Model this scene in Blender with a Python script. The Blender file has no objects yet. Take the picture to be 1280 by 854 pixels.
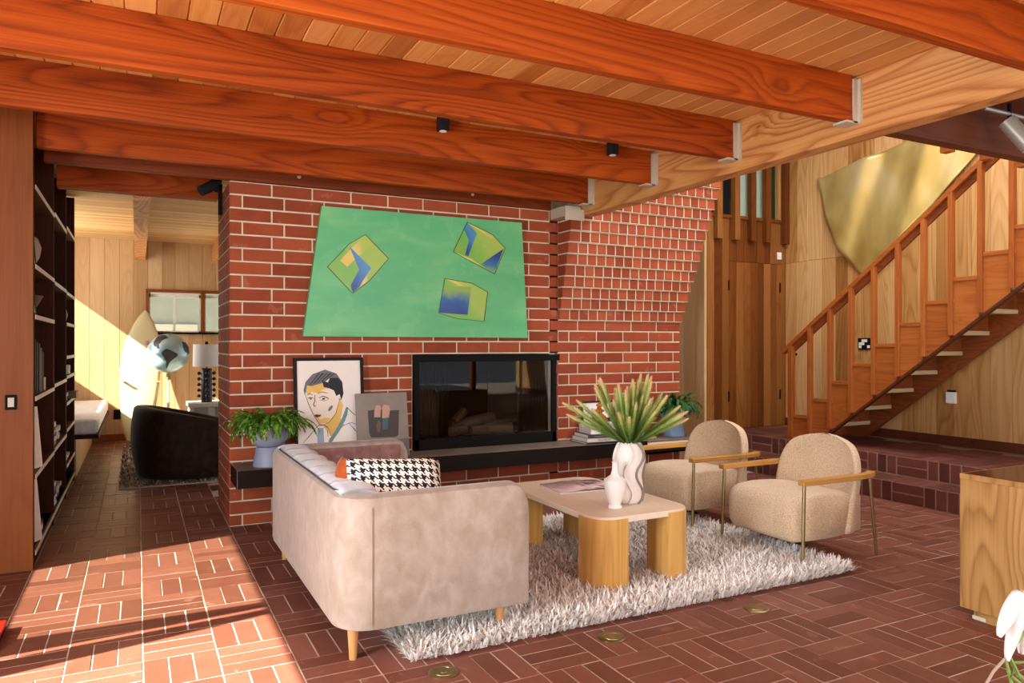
import bpy, bmesh, math, random
from mathutils import Vector, Matrix, Euler
random.seed(7)
PI = math.pi
scene = bpy.context.scene
C = scene.collection

# ------------------------------------------------------------------ camera
cam_d = bpy.data.cameras.new('camera'); cam = bpy.data.objects.new('camera', cam_d); C.objects.link(cam)
cam_d.sensor_width = 36.0; cam_d.sensor_fit = 'HORIZONTAL'
cam_d.lens = 918.0 / 1280.0 * 36.0
cam_d.shift_y = 3.0 / 1280.0
cam_d.clip_start = 0.05
YAW = math.atan(468.0 / 918.0); CAMZ = 1.388
cam.location = (0, 0, CAMZ); cam.rotation_euler = (PI / 2, 0, -YAW)
scene.camera = cam

# ------------------------------------------------------------------ world, sun, window light, exposure
world = bpy.data.worlds.new('sky'); scene.world = world; world.use_nodes = True
bg = world.node_tree.nodes['Background']; bg.inputs[0].default_value = (0.86, 0.93, 1.0, 1); bg.inputs[1].default_value = 0.6
sun_d = bpy.data.lights.new('sun', 'SUN'); sun_d.energy = 23.0; sun_d.angle = math.radians(0.55); sun_d.color = (1.0, 0.92, 0.80)
sun = bpy.data.objects.new('sun', sun_d); C.objects.link(sun)
sun.rotation_euler = Vector((1.0, 0.28, -0.79)).to_track_quat('-Z', 'Y').to_euler()
def area(name, loc, aim, sx, sy, watts, col=(0.93, 0.96, 1.0)):
    d = bpy.data.lights.new(name, 'AREA'); d.shape = 'RECTANGLE'; d.size = sx; d.size_y = sy; d.energy = watts; d.color = col
    o = bpy.data.objects.new(name, d); C.objects.link(o); o.location = loc
    o.rotation_euler = Vector(aim).to_track_quat('-Z', 'Z').to_euler()
    return o
area('daylight_rear_glass_wall', (1.6, -2.35, 1.85), (0, 1, 0.0), 6.4, 1.5, 110)
area('daylight_left_window', (-1.66, 2.0, 1.38), (1, 0, 0.0), 5.2, 0.98, 230, (0.86, 0.93, 1.0))
area('daylight_far_room_window', (-1.32, 10.3, 2.1), (1, 0, -0.1), 2.2, 1.4, 32, (1, 0.97, 0.92))
area('daylight_stair_skylight', (5.5, 3.6, 4.8), (0.1, 0.1, -1), 2.6, 4.6, 185)
area('fill_right_wall', (7.25, 0.2, 1.5), (-1, 0.15, 0), 2.6, 2.0, 25)  # unseen area light before the closed right wall, no window behind it
scene.view_settings.view_transform = 'Standard'; scene.view_settings.look = 'None'
scene.view_settings.gamma = 1.0; scene.view_settings.use_curve_mapping = False
scene.view_settings.exposure = 0.72

# ------------------------------------------------------------------ mesh helpers
class MB:
    def __init__(self): self.v = []; self.f = []
    def add(self, vs, fs):
        b = len(self.v); self.v += [tuple(p) for p in vs]; self.f += [tuple(i + b for i in q) for q in fs]; return self
    def box(self, x0, y0, z0, x1, y1, z1):
        v = [(x0,y0,z0),(x1,y0,z0),(x1,y1,z0),(x0,y1,z0),(x0,y0,z1),(x1,y0,z1),(x1,y1,z1),(x0,y1,z1)]
        return self.add(v, [(0,3,2,1),(4,5,6,7),(0,1,5,4),(1,2,6,5),(2,3,7,6),(3,0,4,7)])
    def obox(self, c, ax, ay, az):
        c = Vector(c); ax = Vector(ax); ay = Vector(ay); az = Vector(az)
        v = [c + sx*ax + sy*ay + sz*az for sz in (-1,1) for sx, sy in ((-1,-1),(1,-1),(1,1),(-1,1))]
        return self.add(v, [(0,3,2,1),(4,5,6,7),(0,1,5,4),(1,2,6,5),(2,3,7,6),(3,0,4,7)])
    def bar(self, p, q, w, h, up=(0,0,1)):
        p = Vector(p); q = Vector(q); d = (q - p); L = d.length / 2; d.normalize()
        s = d.cross(Vector(up)); s.normalize(); u = s.cross(d)
        return self.obox((p + q) / 2, d * L, s * w / 2, u * h / 2)
    def tube(self, pts, r, n=8, caps=True):
        pts = [Vector(p) for p in pts]; m = len(pts)
        if not hasattr(r, '__len__'): r = [r] * m
        b = len(self.v); up = None
        for i, p in enumerate(pts):
            d = (pts[min(i+1, m-1)] - pts[max(i-1, 0)]).normalized()
            if up is None:
                up = Vector((0,0,1)) if abs(d.z) < 0.9 else Vector((1,0,0))
            s = d.cross(up).normalized(); up = s.cross(d).normalized()
            for k in range(n):
                a = 2*PI*k/n; self.v.append(tuple(p + r[i]*(math.cos(a)*s + math.sin(a)*up)))
        for i in range(m-1):
            for k in range(n):
                k2 = (k+1) % n
                self.f.append((b+i*n+k, b+(i+1)*n+k, b+(i+1)*n+k2, b+i*n+k2))
        if caps:
            self.f.append(tuple(b+k for k in range(n))); self.f.append(tuple(b+(m-1)*n+k for k in reversed(range(n))))
        return self
    def lathe(self, prof, cx=0, cy=0, n=24):
        b = len(self.v); m = len(prof)
        for r, z in prof:
            for k in range(n):
                a = 2*PI*k/n; self.v.append((cx + r*math.cos(a), cy + r*math.sin(a), z))
        for i in range(m-1):
            for k in range(n):
                k2 = (k+1) % n
                self.f.append((b+i*n+k, b+i*n+k2, b+(i+1)*n+k2, b+(i+1)*n+k))
        self.f.append(tuple(b+k for k in reversed(range(n)))); self.f.append(tuple(b+(m-1)*n+k for k in range(n)))
        return self
    def prism(self, poly, axis, a0, a1):
        def P(p, a):
            return {'x': (a, p[0], p[1]), 'y': (p[0], a, p[1]), 'z': (p[0], p[1], a)}[axis]
        n = len(poly); v = [P(p, a0) for p in poly] + [P(p, a1) for p in poly]
        f = [tuple(range(n)), tuple(range(2*n-1, n-1, -1))] + [(i, n+i, n+(i+1) % n, (i+1) % n) for i in range(n)]
        return self.add(v, f)
    def grid(self, rows, cu=False, cv=False):
        m = len(rows); n = len(rows[0]); b = len(self.v)
        for r in rows: self.v += [tuple(p) for p in r]
        for i in range(m if cv else m-1):
            for j in range(n if cu else n-1):
                i2 = (i+1) % m; j2 = (j+1) % n
                self.f.append((b+i*n+j, b+i*n+j2, b+i2*n+j2, b+i2*n+j))
        return self
    def ellipsoid(self, c, r, nu=20, nv=12):
        rows = []
        for i in range(nv+1):
            t = PI*i/nv; rows.append([(c[0]+r[0]*math.sin(t)*math.cos(2*PI*k/nu), c[1]+r[1]*math.sin(t)*math.sin(2*PI*k/nu), c[2]+r[2]*math.cos(t)) for k in range(nu)])
        return self.grid(rows, cu=True)
    def mesh(self, name, mat=None, smooth=False, bevel=0, seg=2, fix=True):
        me = bpy.data.meshes.new(name); me.from_pydata(self.v, [], self.f)
        if fix or bevel:
            bm = bmesh.new(); bm.from_mesh(me)
            bmesh.ops.remove_doubles(bm, verts=bm.verts, dist=1e-5)
            if fix: bmesh.ops.recalc_face_normals(bm, faces=bm.faces)
            if bevel:
                es = [e for e in bm.edges if len(e.link_faces) == 2 and e.calc_face_angle(0) > 0.5]
                bmesh.ops.bevel(bm, geom=es, offset=bevel, segments=seg, affect='EDGES', profile=0.6, clamp_overlap=True)
            bm.to_mesh(me); bm.free()
        if smooth:
            me.polygons.foreach_set('use_smooth', [True]*len(me.polygons))
            if smooth != 'all':
                me.set_sharp_from_angle(angle=math.radians(40))
        if mat: me.materials.append(mat)
        return me
    def build(self, name, mat, parent=None, smooth=False, bevel=0, seg=2, fix=True):
        return link(name, self.mesh(name, mat, smooth, bevel, seg, fix), parent)
def link(name, me, parent=None, loc=None, rot=None):
    o = bpy.data.objects.new(name, me); C.objects.link(o)
    if parent: o.parent = parent
    if loc is not None: o.location = loc
    if rot is not None: o.rotation_euler = rot
    return o
def tag(o, label, cat=None, group=None, kind=None):
    o['label'] = label
    if cat: o['category'] = cat
    if group: o['group'] = group
    if kind: o['kind'] = kind
    return o
def thing(name, label, cat, loc=(0,0,0), rz=0, group=None):
    o = bpy.data.objects.new(name, None); C.objects.link(o); o.location = loc; o.rotation_euler = (0,0,rz)
    o.empty_display_size = 0.1
    return tag(o, label, cat, group)
def struct(o, label=None):
    o['kind'] = 'structure'
    if label: o['label'] = label
    return o
def copy_tree(o, parent=None):
    c = o.copy(); C.objects.link(c); c.parent = parent
    for ch in list(o.children): copy_tree(ch, c)
    return c
def B(x0,y0,z0,x1,y1,z1): return MB().box(x0,y0,z0,x1,y1,z1)

# ------------------------------------------------------------------ materials
M = {}
def lin(h):
    if isinstance(h, str):
        c = [int(h[i:i+2], 16)/255 for i in (0,2,4)]
        return tuple(x/12.92 if x <= 0.04045 else ((x+0.055)/1.055)**2.4 for x in c) + (1,)
    return tuple(h) + (1,)
class NT:
    def __init__(self, name):
        self.m = bpy.data.materials.new(name); self.m.use_nodes = True; self.t = self.m.node_tree
        self.b = self.t.nodes['Principled BSDF']; M[name] = self.m
    def n(self, typ, **kw):
        nd = self.t.nodes.new(typ)
        for k, v in kw.items(): setattr(nd, k, v)
        return nd
    def l(self, a, b): self.t.links.new(a, b)
    def val(self, sock, x):
        if isinstance(x, (int, float)): sock.default_value = x
        elif isinstance(x, tuple): sock.default_value = x
        else: self.l(x, sock)
    def math(self, op, a, b=0.0, c=None):
        nd = self.n('ShaderNodeMath', operation=op); self.val(nd.inputs[0], a); self.val(nd.inputs[1], b)
        if c is not None: self.val(nd.inputs[2], c)
        return nd.outputs[0]
    def noise(self, vec, scale=5, detail=4, dist=0, rough=0.5):
        nd = self.n('ShaderNodeTexNoise'); self.l(vec, nd.inputs['Vector']); nd.inputs['Scale'].default_value = scale
        nd.inputs['Detail'].default_value = detail; nd.inputs['Distortion'].default_value = dist; nd.inputs['Roughness'].default_value = rough
        return nd.outputs[0]
    def ramp(self, fac, stops, interp='LINEAR'):
        nd = self.n('ShaderNodeValToRGB'); self.l(fac, nd.inputs[0]); cr = nd.color_ramp; cr.interpolation = interp
        while len(cr.elements) < len(stops): cr.elements.new(0.5)
        for e, (p, c) in zip(cr.elements, stops): e.position = p; e.color = lin(c)
        return nd.outputs[0]
    def mix(self, fac, a, b, typ='MIX'):
        nd = self.n('ShaderNodeMix', data_type='RGBA', blend_type=typ)
        self.val(nd.inputs[0], fac); self.val(nd.inputs[6], lin(a) if isinstance(a, str) else a); self.val(nd.inputs[7], lin(b) if isinstance(b, str) else b)
        return nd.outputs[2]
    def coord(self, which='Object', scale=(1,1,1), rand=True, rot=(0,0,0)):
        tc = self.n('ShaderNodeTexCoord').outputs[which]
        if rand:
            r = self.rand()
            cb = self.n('ShaderNodeCombineXYZ')
            self.l(self.math('MULTIPLY', r, 37.0), cb.inputs[0]); self.l(self.math('MULTIPLY', r, 19.0), cb.inputs[1]); self.l(self.math('MULTIPLY', r, 53.0), cb.inputs[2])
            ad = self.n('ShaderNodeVectorMath', operation='ADD'); self.l(tc, ad.inputs[0]); self.l(cb.outputs[0], ad.inputs[1]); tc = ad.outputs[0]
        mp = self.n('ShaderNodeMapping'); self.l(tc, mp.inputs[0]); mp.inputs['Scale'].default_value = scale; mp.inputs['Rotation'].default_value = rot
        return mp.outputs[0]
    def rand(self):
        if not hasattr(self, '_r'):
            a = self.n('ShaderNodeObjectInfo').outputs['Random']; g = self.n('ShaderNodeNewGeometry').outputs['Random Per Island']
            self._r = self.math('FRACT', self.math('ADD', a, g))
        return self._r
    def bump(self, h, strength=0.2, dist=0.01):
        nd = self.n('ShaderNodeBump'); nd.inputs['Strength'].default_value = strength; nd.inputs['Distance'].default_value = dist
        self.l(h, nd.inputs['Height']); self.l(nd.outputs[0], self.b.inputs['Normal'])
    def out(self, col=None, rough=0.5, metal=0, spec=None, **kw):
        if col is not None: self.val(self.b.inputs['Base Color'], lin(col) if isinstance(col, str) else col)
        self.val(self.b.inputs['Roughness'], rough); self.b.inputs['Metallic'].default_value = metal
        if spec is not None: self.b.inputs['Specular IOR Level'].default_value = spec
        for k, v in kw.items(): self.val(self.b.inputs[k.replace('_', ' ')], v)
        return self.m
def plain(name, col, rough=0.5, metal=0, var=0.0, bump=0, bscale=60, **kw):
    t = NT(name)
    c = lin(col) if isinstance(col, str) else col
    if var:
        nz = t.noise(t.coord('Object', rand=True), 6, 4)
        c2 = tuple(x*(1-var) for x in c[:3]) + (1,); c1 = tuple(min(1, x*(1+var*0.4)) for x in c[:3]) + (1,)
        c = t.mix(t.math('MULTIPLY_ADD', nz, 2.0, -0.5), c2, c1)
        t.b.inputs['Base Color'].default_value = c1
    if bump: t.bump(t.noise(t.coord('Object', rand=False), bscale, 3), bump, 0.004)
    return t.out(c, rough, metal, **kw)
def wood(name, dark, mid, light, axis, rough=0.45, fig=1.0, knots=0.0, vary=0.35, tight=1.0, bump=0.08, tint=None, spec=0.4):
    t = NT(name); i = 'xyz'.index(axis)
    def sc(along, across): s = [across]*3; s[i] = along; return tuple(s)
    contour = t.noise(t.coord('Object', sc(0.28, 2.6*tight)), 1.0, 1.5, 0.25)
    d = None
    if knots:
        vo = t.n('ShaderNodeTexVoronoi'); t.l(t.coord('Object', sc(1.15, 2.7)), vo.inputs['Vector']); vo.inputs['Scale'].default_value = 1.0
        wob = t.noise(t.coord('Object', sc(10, 24)), 1.0, 2)
        d = t.math('ADD', vo.outputs['Distance'], t.math('MULTIPLY_ADD', wob, 0.08, -0.04))
        fall = t.math('MAXIMUM', t.math('SUBTRACT', 1.0, t.math('DIVIDE', d, 0.42)), 0.0)
        contour = t.math('ADD', contour, t.math('MULTIPLY', t.math('MULTIPLY', fall, fall), 0.22*knots))
    saw = t.math('FRACT', t.math('MULTIPLY', contour, 22.0*tight))
    saw = t.math('MINIMUM', t.math('DIVIDE', saw, 0.72), t.math('DIVIDE', t.math('SUBTRACT', 1.0, saw), 0.28))
    ring = t.math('MULTIPLY', saw, saw)                       # soft early wood, crisp late-wood line
    grain = t.noise(t.coord('Object', sc(2.2, 110*tight)), 1.0, 3, 0.1)
    blot = t.noise(t.coord('Object', sc(0.5, 2.4)), 1.0, 2)
    f = t.math('ADD', t.math('MULTIPLY_ADD', ring, -0.34*fig, 0.50+0.11*fig), t.math('MULTIPLY_ADD', grain, 0.42, -0.21))
    f = t.math('ADD', f, t.math('MULTIPLY_ADD', blot, 0.45, -0.225))
    f = t.math('ADD', f, t.math('MULTIPLY_ADD', t.rand(), vary, -vary*0.5))
    col = t.ramp(f, [(0.10, dark), (0.46, mid), (0.82, light)])
    if tint: col = t.mix(t.math('MULTIPLY', t.math('FRACT', t.math('MULTIPLY', t.rand(), 7.31)), 0.55), col, tint)
    if knots:
        mr = t.n('ShaderNodeMapRange', clamp=True); t.l(d, mr.inputs[0]); mr.inputs[1].default_value = 0.03; mr.inputs[2].default_value = 0.13; mr.inputs[3].default_value = knots*.85; mr.inputs[4].default_value = 0
        col = t.mix(mr.outputs[0], col, dark); col = t.mix(t.math('MULTIPLY', t.math('LESS_THAN', d, 0.035), knots*0.8), col, '2a0f06')
    if bump: t.bump(t.math('ADD', grain, t.math('MULTIPLY', ring, 0.5)), bump, 0.004)
    return t.out(col, rough, spec=spec)
wood('beam_x', '5c1d04', '963e0c', 'b8581a', 'x', 0.55, 0.7, 0.75, 0.25, spec=.15)
wood('beam_y', '965426', 'bc7e46', 'd09c60', 'y', 0.5, 1.2, 0.6, 0.1)
wood('ceil_plank', '944a18', 'b86e30', 'cf904a', 'y', 0.5, 0.5, 0.55, 0.55, tint='e0a060')
wood('far_ceil', '987040', 'bf9c68', 'd2b886', 'x', 0.55, 0.3, 0.2, 0.5)
wood('cedar_z', '8e5c2a', 'bf9054', 'd8b07a', 'z', 0.5, 0.85, 0.0, 0.75, tint='b07a3e')
wood('far_plank', '9a7448', 'b89468', 'c8aa80', 'z', 0.5, 0.35, 0.0, 0.4)
wood('door_wood', '502808', '7a4418', '9a6632', 'z', 0.5, 0.5, 0.0, 0.7, tint='6a3610', spec=.2)
wood('stair_y', '7a3a10', '9c5420', 'b06a30', 'y', 0.4, 0.6, 0.2, 0.2)
wood('stair_z', '7a3a10', '98501e', 'aa642c', 'z', 0.4, 0.5, 0.0, 0.2)
wood('stringer', '4a2410', '824018', '9c5424', 'y', 0.5, 0.7, 0.7, 0.1)
wood('wall_beam', '4a1a06', '6e2c0c', '843c14', 'x', 0.55, 0.6, 0.6, 0.1, spec=.2)
wood('dark_beam', '34140a', '56260f', '6e3416', 'x', 0.5, 0.5, 0.5, 0.2)
wood('ply', 'a08660', 'c9b48c', 'd9c8a2', 'x', 0.6, 0.3, 0, 0.15)
wood('redwood_panel', '5c2a0c', '7e4216', '92541f', 'z', 0.5, 0.3, 0, 0.1, spec=.2)
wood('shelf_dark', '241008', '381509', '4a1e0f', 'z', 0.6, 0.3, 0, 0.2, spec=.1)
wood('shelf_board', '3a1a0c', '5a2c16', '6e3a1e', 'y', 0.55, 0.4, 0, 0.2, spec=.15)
wood('oak_z', 'b07a30', 'cd9a4e', 'ddb068', 'z', 0.4, 0.7, 0, 0.15)
wood('oak_y', 'd2b698', 'e6d0b6', 'f0e0ca', 'y', 0.45, 0.3, 0, 0.1)
wood('oak_arm', '9a6a30', 'b8843e', 'cda05a', 'x', 0.4, 0.5, 0, 0.15)
wood('cabinet_z', '78501f', 'a87a40', 'c0965a', 'z', 0.45, 1.0, 0.5, 0.1)
wood('leg_z', '9a6030', 'c08850', 'd0a068', 'z', 0.4, 0.3, 0, 0.1)

def brickmat(name, c0, c1, c2, rough=0.75, pale=0.1):
    t = NT(name)
    nz = t.noise(t.coord('Object'), 9, 5, 0.2); sp = t.noise(t.coord('Object'), 160, 2)
    f = t.math('ADD', t.math('MULTIPLY', t.rand(), 0.55), t.math('MULTIPLY', nz, 0.45))
    col = t.ramp(f, [(0.15, c0), (0.5, c1), (0.85, c2)])
    col = t.mix(t.math('MULTIPLY', t.math('GREATER_THAN', sp, 0.66), 0.35), col, '3a140c')
    col = t.mix(t.math('MULTIPLY', t.math('GREATER_THAN', nz, 0.66), pale), col, 'd8a890')
    t.bump(t.math('ADD', sp, nz), 0.25, 0.004)
    return t.out(col, rough, spec=0.3)
brickmat('brick', '7e351a', '944224', 'a44f2c')
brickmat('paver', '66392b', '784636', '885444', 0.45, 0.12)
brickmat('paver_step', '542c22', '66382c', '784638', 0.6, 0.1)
plain('mortar', 'd4c4aa', 0.9, var=0.25, bump=0.3, bscale=90)
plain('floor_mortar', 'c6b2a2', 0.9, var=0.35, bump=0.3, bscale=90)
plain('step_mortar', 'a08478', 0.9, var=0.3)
plain('black', '141210', 0.6, Specular_IOR_Level=0.08); plain('black_metal', '161618', 0.45, 0.3, Specular_IOR_Level=0.1); plain('steel_grey', 'b8a894', 0.5, 0.0, var=0.1)
plain('white', 'f2efe8', 0.5); plain('white_paint', 'e8e4da', 0.45, var=0.04)
plain('brass', 'a8905c', 0.3, 1.0); plain('brass_dull', 'a08c62', 0.38, 1.0, var=0.2)
plain('chrome', 'c8c8c8', 0.2, 1.0)
plain('slate', '80705f', 0.55, var=0.35, bump=0.15, bscale=30)
plain('blue_ceramic', '949cb0', 0.42, var=0.06); plain('blue_ceramic_deep', '7494b6', 0.42, var=0.06)
plain('soil', '2a1c12', 0.9)
plain('plaster_light', 'd8ccb4', 0.8)
# ================================================================== FLOOR
PM = 0.2985; PX = 0.021; PY = 4.785; G = 0.0056
floor = struct(B(-1.7, -2.4, -0.12, 7.35, 12.0, -0.0022).build('floor', M['floor_mortar']), 'red brick paver floor laid in basket weave')
def slab(w, d, h, ch=0.0018):
    m = MB(); x = w/2; y = d/2
    m.add([(-x,-y,-h),(x,-y,-h),(x,y,-h),(-x,y,-h),(-x,-y,-ch),(x,-y,-ch),(x,y,-ch),(-x,y,-ch),(-x+ch,-y+ch,0),(x-ch,-y+ch,0),(x-ch,y-ch,0),(-x+ch,y-ch,0)],
          [(0,1,5,4),(1,2,6,5),(2,3,7,6),(3,0,4,7),(4,5,9,8),(5,6,10,9),(6,7,11,10),(7,4,8,11),(8,9,10,11)])
    return m
pv_l = PM - G; pv_w = PM/3 - G
paver_x = slab(pv_l, pv_w, 0.012).mesh('paver', M['paver']); paver_y = slab(pv_w, pv_l, 0.012).mesh('paver', M['paver'])
def view(p):
    cs, sn = math.cos(YAW), math.sin(YAW)
    r = cs*p[0] - sn*p[1]; w = sn*p[0] + cs*p[1]
    if w < 0.3: return None
    return 640 + 918*r/w, 430 - 918*(p[2]-CAMZ)/w, w
cand = []
i0 = int((-1.7-PX)/PM)-1
for i in range(-6, 25):
    for j in range(-24, 26):
        for k in range(3):
            horiz = (i + j) % 2 == 0
            bx = PX + i*PM; by = PY + j*PM
            x = bx + PM/2 if horiz else bx + (k+0.5)*PM/3
            y = by + (k+0.5)*PM/3 if horiz else by + PM/2
            if x < -1.6 or x > 7.2 or y < -2.2 or y > 11.85: continue
            if x > 5.95 and y < 6.7: continue
            if x > 0.70 and y > 5.85: continue
            cand.append((x, y, horiz))
def pav_score(c):
    q = view((c[0], c[1], 0))
    if not q or not (-10 < q[0] < 1290 and 440 < q[1] < 870): return 0
    x, y = c[0], c[1]
    if 1.05 < x < 3.85 and 3.05 < y < 5.0: return 0          # under the rug
    if 0.95 < x < 1.7 and 3.3 < y < 5.9: return 0            # behind the sofa
    if x < -0.57 and y > 5.36: return 0
    if x > 3.7 and y < 2.3: return 0
    return 1.0/q[2]**3
cand.sort(key=pav_score, reverse=True)
rest = MB()
for n, (x, y, hz) in enumerate(cand):
    dz = random.uniform(-0.0012, 0.0012)
    if n < 300:
        link('paver', paver_x if hz else paver_y, floor, (x + random.uniform(-.001,.001), y + random.uniform(-.001,.001), dz), (0,0,random.uniform(-.004,.004)))
    else:
        s = slab(pv_l if hz else pv_w, pv_w if hz else pv_l, 0.012)
        rest.add([(a+x, b+y, c+dz) for a, b, c in s.v], s.f)
r = rest.build('paver_field', M['paver'], floor, fix=False); r['kind'] = 'stuff'

# ================================================================== BRICK HELPERS
_bc = {}
def brick_mesh(w, d, h, mat='brick'):
    """front faces -Y, origin at front face centre; body w wide, d deep, h high"""
    key = (round(w,3), round(d,3), round(h,3), mat)
    if key not in _bc:
        x = w/2; z = h/2; c = 0.004; m = MB()
        m.add([(-x,c,-z),(x,c,-z),(x,c,z),(-x,c,z),(-x+c,0,-z+c),(x-c,0,-z+c),(x-c,0,z-c),(-x+c,0,z-c),(-x,d,-z),(x,d,-z),(x,d,z),(-x,d,z)],
              [(4,5,6,7),(0,1,5,4),(1,2,6,5),(2,3,7,6),(3,0,4,7),(8,9,1,0),(9,10,2,1),(10,11,3,2),(11,8,0,3)])
        _bc[key] = m.mesh('brick', M[mat], fix=False)
    return _bc[key]
J = 0.0122   # mortar joint
def brick(parent, x0, x1, zc, h, yf, d=0.05, rz=0.0, mat='brick'):
    me = brick_mesh(round(x1-x0-J,3), d, round(h-J,3), mat)
    return link('brick', me, parent, ((x0+x1)/2, yf + random.uniform(-.0012,.0012), zc), (0, 0, rz))
CP = 0.1016; ZT = 2.627; YW = 5.926; XL = 0.618; XB = 3.505; BP = 0.3105
# ---------------- main fireplace wall
core = MB()
core.box(XL+.006, YW+.006, 0, 2.075, 6.77, ZT); core.box(2.075, YW+.006, 1.30, XB, 6.77, ZT); core.box(2.075, YW+.006, 0, XB, 6.77, 0.47)
core.box(2.075, 6.5, .47, 3.47, 6.77, 1.30); core.box(3.47, YW+.006, .47, XB, 6.77, 1.30)
wall_f = struct(core.build('wall_fireplace', M['mortar']), 'red brick fireplace wall with pale mortar joints')
def zc_row(i):
    zt = ZT - i*CP; zb = max(zt - CP, 0.0); return (zt+zb)/2, zt-zb
for i in range(26):
    zc, h = zc_row(i)
    A = (i % 2 == 0)
    js = [XL] + [XL + BP*k for k in range(1, 15)] if A else [XL] + [0.712 + BP*k for k in range(0, 15)]
    lim = XB if i < 10 or not A else XL + 9*BP
    js = [x for x in js if x < lim - 0.03] + [lim]
    for x0, x1 in zip(js[:-1], js[1:]):
        segs = [(x0, x1)]
        if 13 <= i <= 20:
            segs = []
            if x0 < 2.075: segs.append((x0, min(x1, 2.075)))
            if x1 > 3.47: segs.append((max(x0, 3.47), x1))
        for a, b in segs:
            if b - a > 0.03: brick(wall_f, a, b, zc, h, YW, 0.03)
    # return face towards the passage (faces -X)
    ys = [YW, YW+.1, YW+.405, YW+.71, 6.77] if A else [YW, YW+.305, YW+.61, 6.77]
    for y0, y1 in zip(ys[:-1], ys[1:]):
        me = brick_mesh(round(y1-y0-J,3), 0.03, round(h-J,3))
        link('brick', me, wall_f, (XL - .0005, (y0+y1)/2 + (0.002 if y0 == YW else 0), zc), (0,0,-PI/2))
# ---------------- corbelled wall on the right
HP = 0.1035; XR = 4.957
core = MB(); core.box(XB-.09, YW+.006, 0, XR-.006, 6.77, ZT)
for i in range(-4, 10):
    zt = ZT - i*CP; o = (10-i)*0.0254; xr = XR + (10-i)*0.016
    core.box(XB+.006 if i >= 0 else 3.74, YW-o+.006, zt-CP, xr-.006, 6.75, zt)
core.box(3.74, YW, 3.0, XR+.2, 6.75, 4.9)
wall_c = struct(core.build('wall_corbel', M['mortar']), 'corbelled red brick chimney shoulder of square header bricks')
for i in range(-4, 26):
    zt = ZT - i*CP; zb = max(zt-CP, 0); zc = (zt+zb)/2; h = zt-zb
    A = (i % 2 == 0)
    if i < 10:
        o = (10-i)*0.0254; xr = XR + (10-i)*0.016
        x = XB if i >= 0 else 3.74
        first = 0.125 if A else 0.115
        js = [x]; cur = x + (first if i >= 0 else (0.06 if A else HP))
        while cur < xr - 0.045: js.append(cur); cur += HP
        js.append(xr)
        for n, (a, b) in enumerate(zip(js[:-1], js[1:])):
            d = o + 0.02 if (n == 0 and i >= 0) else 0.06
            if n == 0: brick(wall_c, a-.004, b, zc, h, YW-o, d)
            else: brick(wall_c, a, b, zc, h, YW-o, d)
    else:
        js = ([XL + BP*k for k in range(9, 14)] if A else [XB, 3.626] + [3.626 + BP*k for k in range(1, 5)]) + [XR]
        if 13 <= i <= 20 and A: js[0] = 3.47 if False else js[0]
        for a, b in zip(js[:-1], js[1:]):
            if 13 <= i <= 20 and a < 3.47: a = 3.47
            if b-a > 0.03: brick(wall_c, a, b, zc, h, YW, 0.03)
        if True:
            me = brick_mesh(round(.305-J,3), 0.03, round(h-J,3))
            for q in range(2): link('brick', me, wall_c, (XR+.0005, YW + .155 + .305*q + (0.0 if A else .1), zc), (0,0,PI/2))

# ================================================================== CEILING
CZ = 2.888
ceil = struct(B(-1.9, -2.6, CZ+.022, 3.66, 12.1, CZ+.12).build('ceiling', M['ceil_plank']), 'knotty wood plank ceiling')
PW = 0.1292; x = -1.86; n = 0
while x < 3.62:
    m = MB(); c = 0.006; w = min(PW, 3.66-x)
    y0, y1 = -2.5, 6.80
    prof = [(x+.001, CZ+.022), (x+.001, CZ+c), (x+c, CZ), (x+w-c, CZ), (x+w-.001, CZ+c), (x+w-.001, CZ+.022)]
    m.prism([(p[0], p[1]) for p in prof], 'y', y0, y1)
    m.build('plank', M['ceil_plank'], ceil, fix=True); x += PW
fm = MB(); y = 6.95
while y < 12.0:
    fm.box(-1.86, y+.004, CZ-.004, 3.6, y+.096, CZ+.022); y += 0.1
f = fm.build('far_plank_field', M['far_ceil'], ceil, fix=False); f['kind'] = 'stuff'
def beam(y, x0=-1.7, x1=3.555, lab='', th=0.066, z0=2.632, mat='beam_x', hang=True):
    o = struct(B(x0, y, z0, x1, y+th, CZ+.002).build('ceiling_beam', M[mat], bevel=0.004, seg=1), lab)
    if hang:
        h = MB(); h.box(x1-.002, y-.012, z0-.012, 3.602, y-.002, z0+.235); h.box(x1-.06, y-.012, z0-.014, 3.602, y+th+.012, z0-.002); h.box(x1-.002, y+th+.002, z0-.012, 3.602, y+th+.012, z0+.235)
        h.box(x1+.03, y-.03, z0-.012, 3.602, y-.012, z0+.235)
        h.build('joist_hanger', M['steel_grey'], o)
    return o
beam(0.93, x1=3.603, hang=False, lab='exposed orange wood ceiling beam just above the camera')
beam(1.862, x1=3.603, hang=False, lab='exposed wood ceiling beam nearest the camera, top right')
beam(2.79, lab='second exposed wood ceiling beam with swirling knots')
b3 = beam(3.71, lab='third exposed wood ceiling beam with large knots')
b4 = beam(4.595, lab='fourth exposed wood ceiling beam behind the two black spotlights')
beam(5.49, x0=-.571, lab='fifth exposed wood ceiling beam just in front of the brick wall')
wb = beam(5.905, x0=-.571, x1=3.42, lab='reddish wood beam resting on top of the brick fireplace wall', hang=False, mat='wall_beam')
for bxp in (1.13, 2.62):
    MB().tube([(bxp, 5.895, 2.70), (bxp, 5.907, 2.70)], 0.014, 10).build('bolt', M['steel_grey'], wb)
beam(6.80, x0=-.571, x1=0.62, lab='wood beam across the passage to the far room', hang=False, mat='beam_x', th=0.12)
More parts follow.
